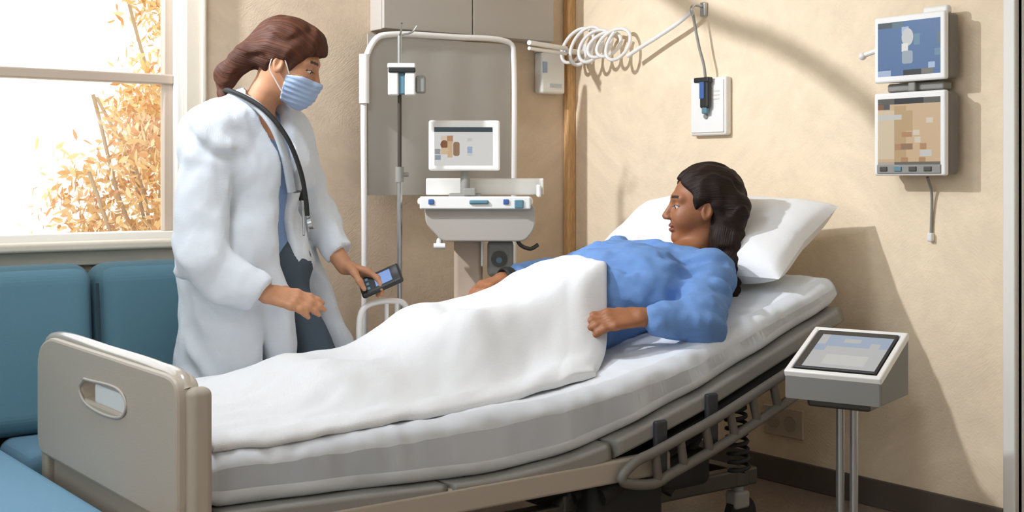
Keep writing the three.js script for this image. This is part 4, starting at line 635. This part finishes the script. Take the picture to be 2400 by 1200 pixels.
// ------------------------------------------------------------------ outside the window
{
  const og = thing('lawn', 'pale ground outside the window', 'ground', [0, 0, 0]); part(og, 'ground', box(40, 0.1, 30, 0, -0.45, ZB - T - 15.2), M('#d6cdb2', 0.9)); og.userData.kind = 'structure';
  const leafGeo = (() => { const s = new THREE.Shape(); s.moveTo(0, 0); s.quadraticCurveTo(0.03, 0.03, 0, 0.085); s.quadraticCurveTo(-0.03, 0.03, 0, 0); const g = new THREE.ShapeGeometry(s, 3); const p = g.attributes.position; for (let i = 0; i < p.count; i++) p.setZ(i, 0.25 * Math.abs(p.getX(i))); g.computeVertexNormals(); return g; })();
  const leafMat = M('#ffffff', 0.8, { transmission: 0.35, thickness: 0, side: THREE.DoubleSide });
  function tree(label, x, z, h, crown, n, tints) {
    const t = thing('autumn_tree', label, 'tree', [x, -0.4, z]); const limbs = [rod([0, 0, 0], [0.05, h * 0.45, 0], 0.09, 0.06)];
    part(t, 'trunk', merge(limbs), M('#b09a7c', 0.9));
    for (let i = 0; i < 6; i++) { const a = rnd() * 6.3, y0 = h * (0.3 + 0.2 * rnd()), l = crown * (0.5 + 0.5 * rnd()); part(t, 'branch', tube([[0.03, y0, 0], [0.4 * l * Math.cos(a), y0 + 0.35 * h * rnd() + 0.2, 0.4 * l * Math.sin(a)], [l * Math.cos(a), y0 + 0.5 * h * (0.3 + rnd()), l * Math.sin(a)]], 0.014, 14, 6), M('#b09a7c', 0.9)); }
    const m = new THREE.InstancedMesh(leafGeo, leafMat, n), o = new THREE.Object3D(), c = new THREE.Color(); const blobs = Array.from({ length: 26 }, () => { const a = rnd() * 6.3, b = Math.acos(2 * rnd() - 1), r = crown * Math.cbrt(rnd()); return [r * Math.sin(b) * Math.cos(a), h * 0.62 + r * Math.cos(b) * h * 0.38 / crown, r * Math.sin(b) * Math.sin(a), 0.16 + 0.22 * rnd()]; });
    for (let i = 0; i < n; i++) { const B = blobs[Math.floor(rnd() * blobs.length)], g = () => (rnd() + rnd() + rnd() - 1.5) * 1.1; o.position.set(B[0] + g() * B[3], B[1] + g() * B[3], B[2] + g() * B[3]); o.rotation.set(rnd() * 6, rnd() * 6, rnd() * 6); o.scale.setScalar(0.6 + 0.8 * rnd()); o.updateMatrix(); m.setMatrixAt(i, o.matrix); m.setColorAt(i, c.set(tints[Math.floor(rnd() * tints.length)])); }
    m.name = 'foliage'; m.userData.kind = 'stuff'; shade(m); t.add(m);
  }
  tree('low golden autumn tree outside the lower window pane', 2.2, -5.9, 2.4, 0.66, 5200, ['#dcb878', '#d2a868', '#e8cb9a', '#c99258', '#e0c48c']);
  tree('tall autumn tree rising behind the low golden tree outside', 3.3, -7.6, 4.4, 1.0, 5200, ['#dcb878', '#d2a868', '#e8cb9a', '#c99258', '#e0c48c']);
}
// ------------------------------------------------------------------ lamps added for key and fill light, all outside the frame
{
  const lamp = thing('added_key_lamp', 'added key lamp on a jointed ceiling arm, left of the bed', 'lamp');
  const dir = V(2.6, 1.12, -1.0).sub(LAMP).normalize(), q = new THREE.Quaternion().setFromUnitVectors(V(0, -1, 0), dir), at = (g) => g.applyQuaternion(q).translate(...LAMP.toArray());
  part(lamp, 'arm', tube([[LAMP.x - 0.5, HC, LAMP.z + 0.5], [LAMP.x - 0.5, LAMP.y + 0.14, LAMP.z + 0.5], [LAMP.x - 0.3, LAMP.y + 0.1, LAMP.z + 0.3], [LAMP.x - 0.06, LAMP.y + 0.06, LAMP.z + 0.02]], 0.016, 50, 10), mats.enamel);
  part(lamp, 'lamp_head', at(lathe([[0.0, 0.07], [0.06, 0.065], [0.12, 0.03], [0.14, -0.02], [0.135, -0.02], [0.115, 0.02], [0.0, 0.05]])), mats.enamel);
  part(lamp, 'diffuser', at(new THREE.CylinderGeometry(0.1, 0.1, 0.008, 32).translate(0, 0.016, 0)), M('#fff4e0', 0.5, { emissive: '#fff0d8', emissiveIntensity: 4 }));
  const sp = new THREE.SpotLight('#f3f7ff', LAMP_POWER, 0, 0.6, 0.8, 2); sp.position.copy(LAMP).addScaledVector(dir, 0.03); sp.target.position.copy(sp.position).add(dir); sp.castShadow = true; sp.shadow.radius = 2.5; sp.shadow.mapSize.set(2048, 2048); sp.name = 'key_beam';
  lamp.add(sp); lamp.add(sp.target); sp.target.name = 'beam_target';
  for (const [x, z, power, where] of PANELS) {
    const p = thing('added_light_panel', 'added unseen square ceiling light panel ' + where, 'light', [x, HC, z], 0, 'added light panels');
    part(p, 'frame', merge([box(0.64, 0.02, 0.03, 0, -0.01, 0.305), box(0.64, 0.02, 0.03, 0, -0.01, -0.305), box(0.03, 0.02, 0.58, 0.305, -0.01, 0), box(0.03, 0.02, 0.58, -0.305, -0.01, 0)]), mats.white);
    part(p, 'diffuser', box(0.58, 0.006, 0.58, 0, -0.006, 0), M('#ffffff', 0.6, { emissive: '#fff8ee', emissiveIntensity: 1.2 }));
    const l = new THREE.RectAreaLight('#eaf2ff', power, 0.58, 0.58); l.position.set(0, -0.025, 0); l.rotation.x = -Math.PI / 2; l.name = 'panel_light'; p.add(l);
  }
}
{ // unseen arm added over the bed to cast a curved shadow on the wall
  const g = thing('added_shadow_arm', 'added curved arm over the bed, there to cast the arc shadow', 'boom');
  part(g, 'drop_tube', rod([1.36, 2.5, -1.42], [1.36, HC, -1.42], 0.03), mats.enamel); part(g, 'ceiling_plate', new THREE.CylinderGeometry(0.09, 0.09, 0.02, 32).translate(1.36, HC - 0.01, -1.42), mats.enamel);
  part(g, 'flexible_arm', tube([[1.36, 2.52, -1.42], [1.36, 2.42, -1.38], [1.36, 2.28, -1.19], [1.36, 2.16, -0.89], [1.36, 2.02, -0.66], [1.36, 1.96, -0.60]], 0.026, 80, 12), mats.enamel); part(g, 'end_cap', new THREE.SphereGeometry(0.03, 20, 14).translate(1.36, 1.96, -0.60), mats.greyPlastic);
}
renderer.render(scene, camera);
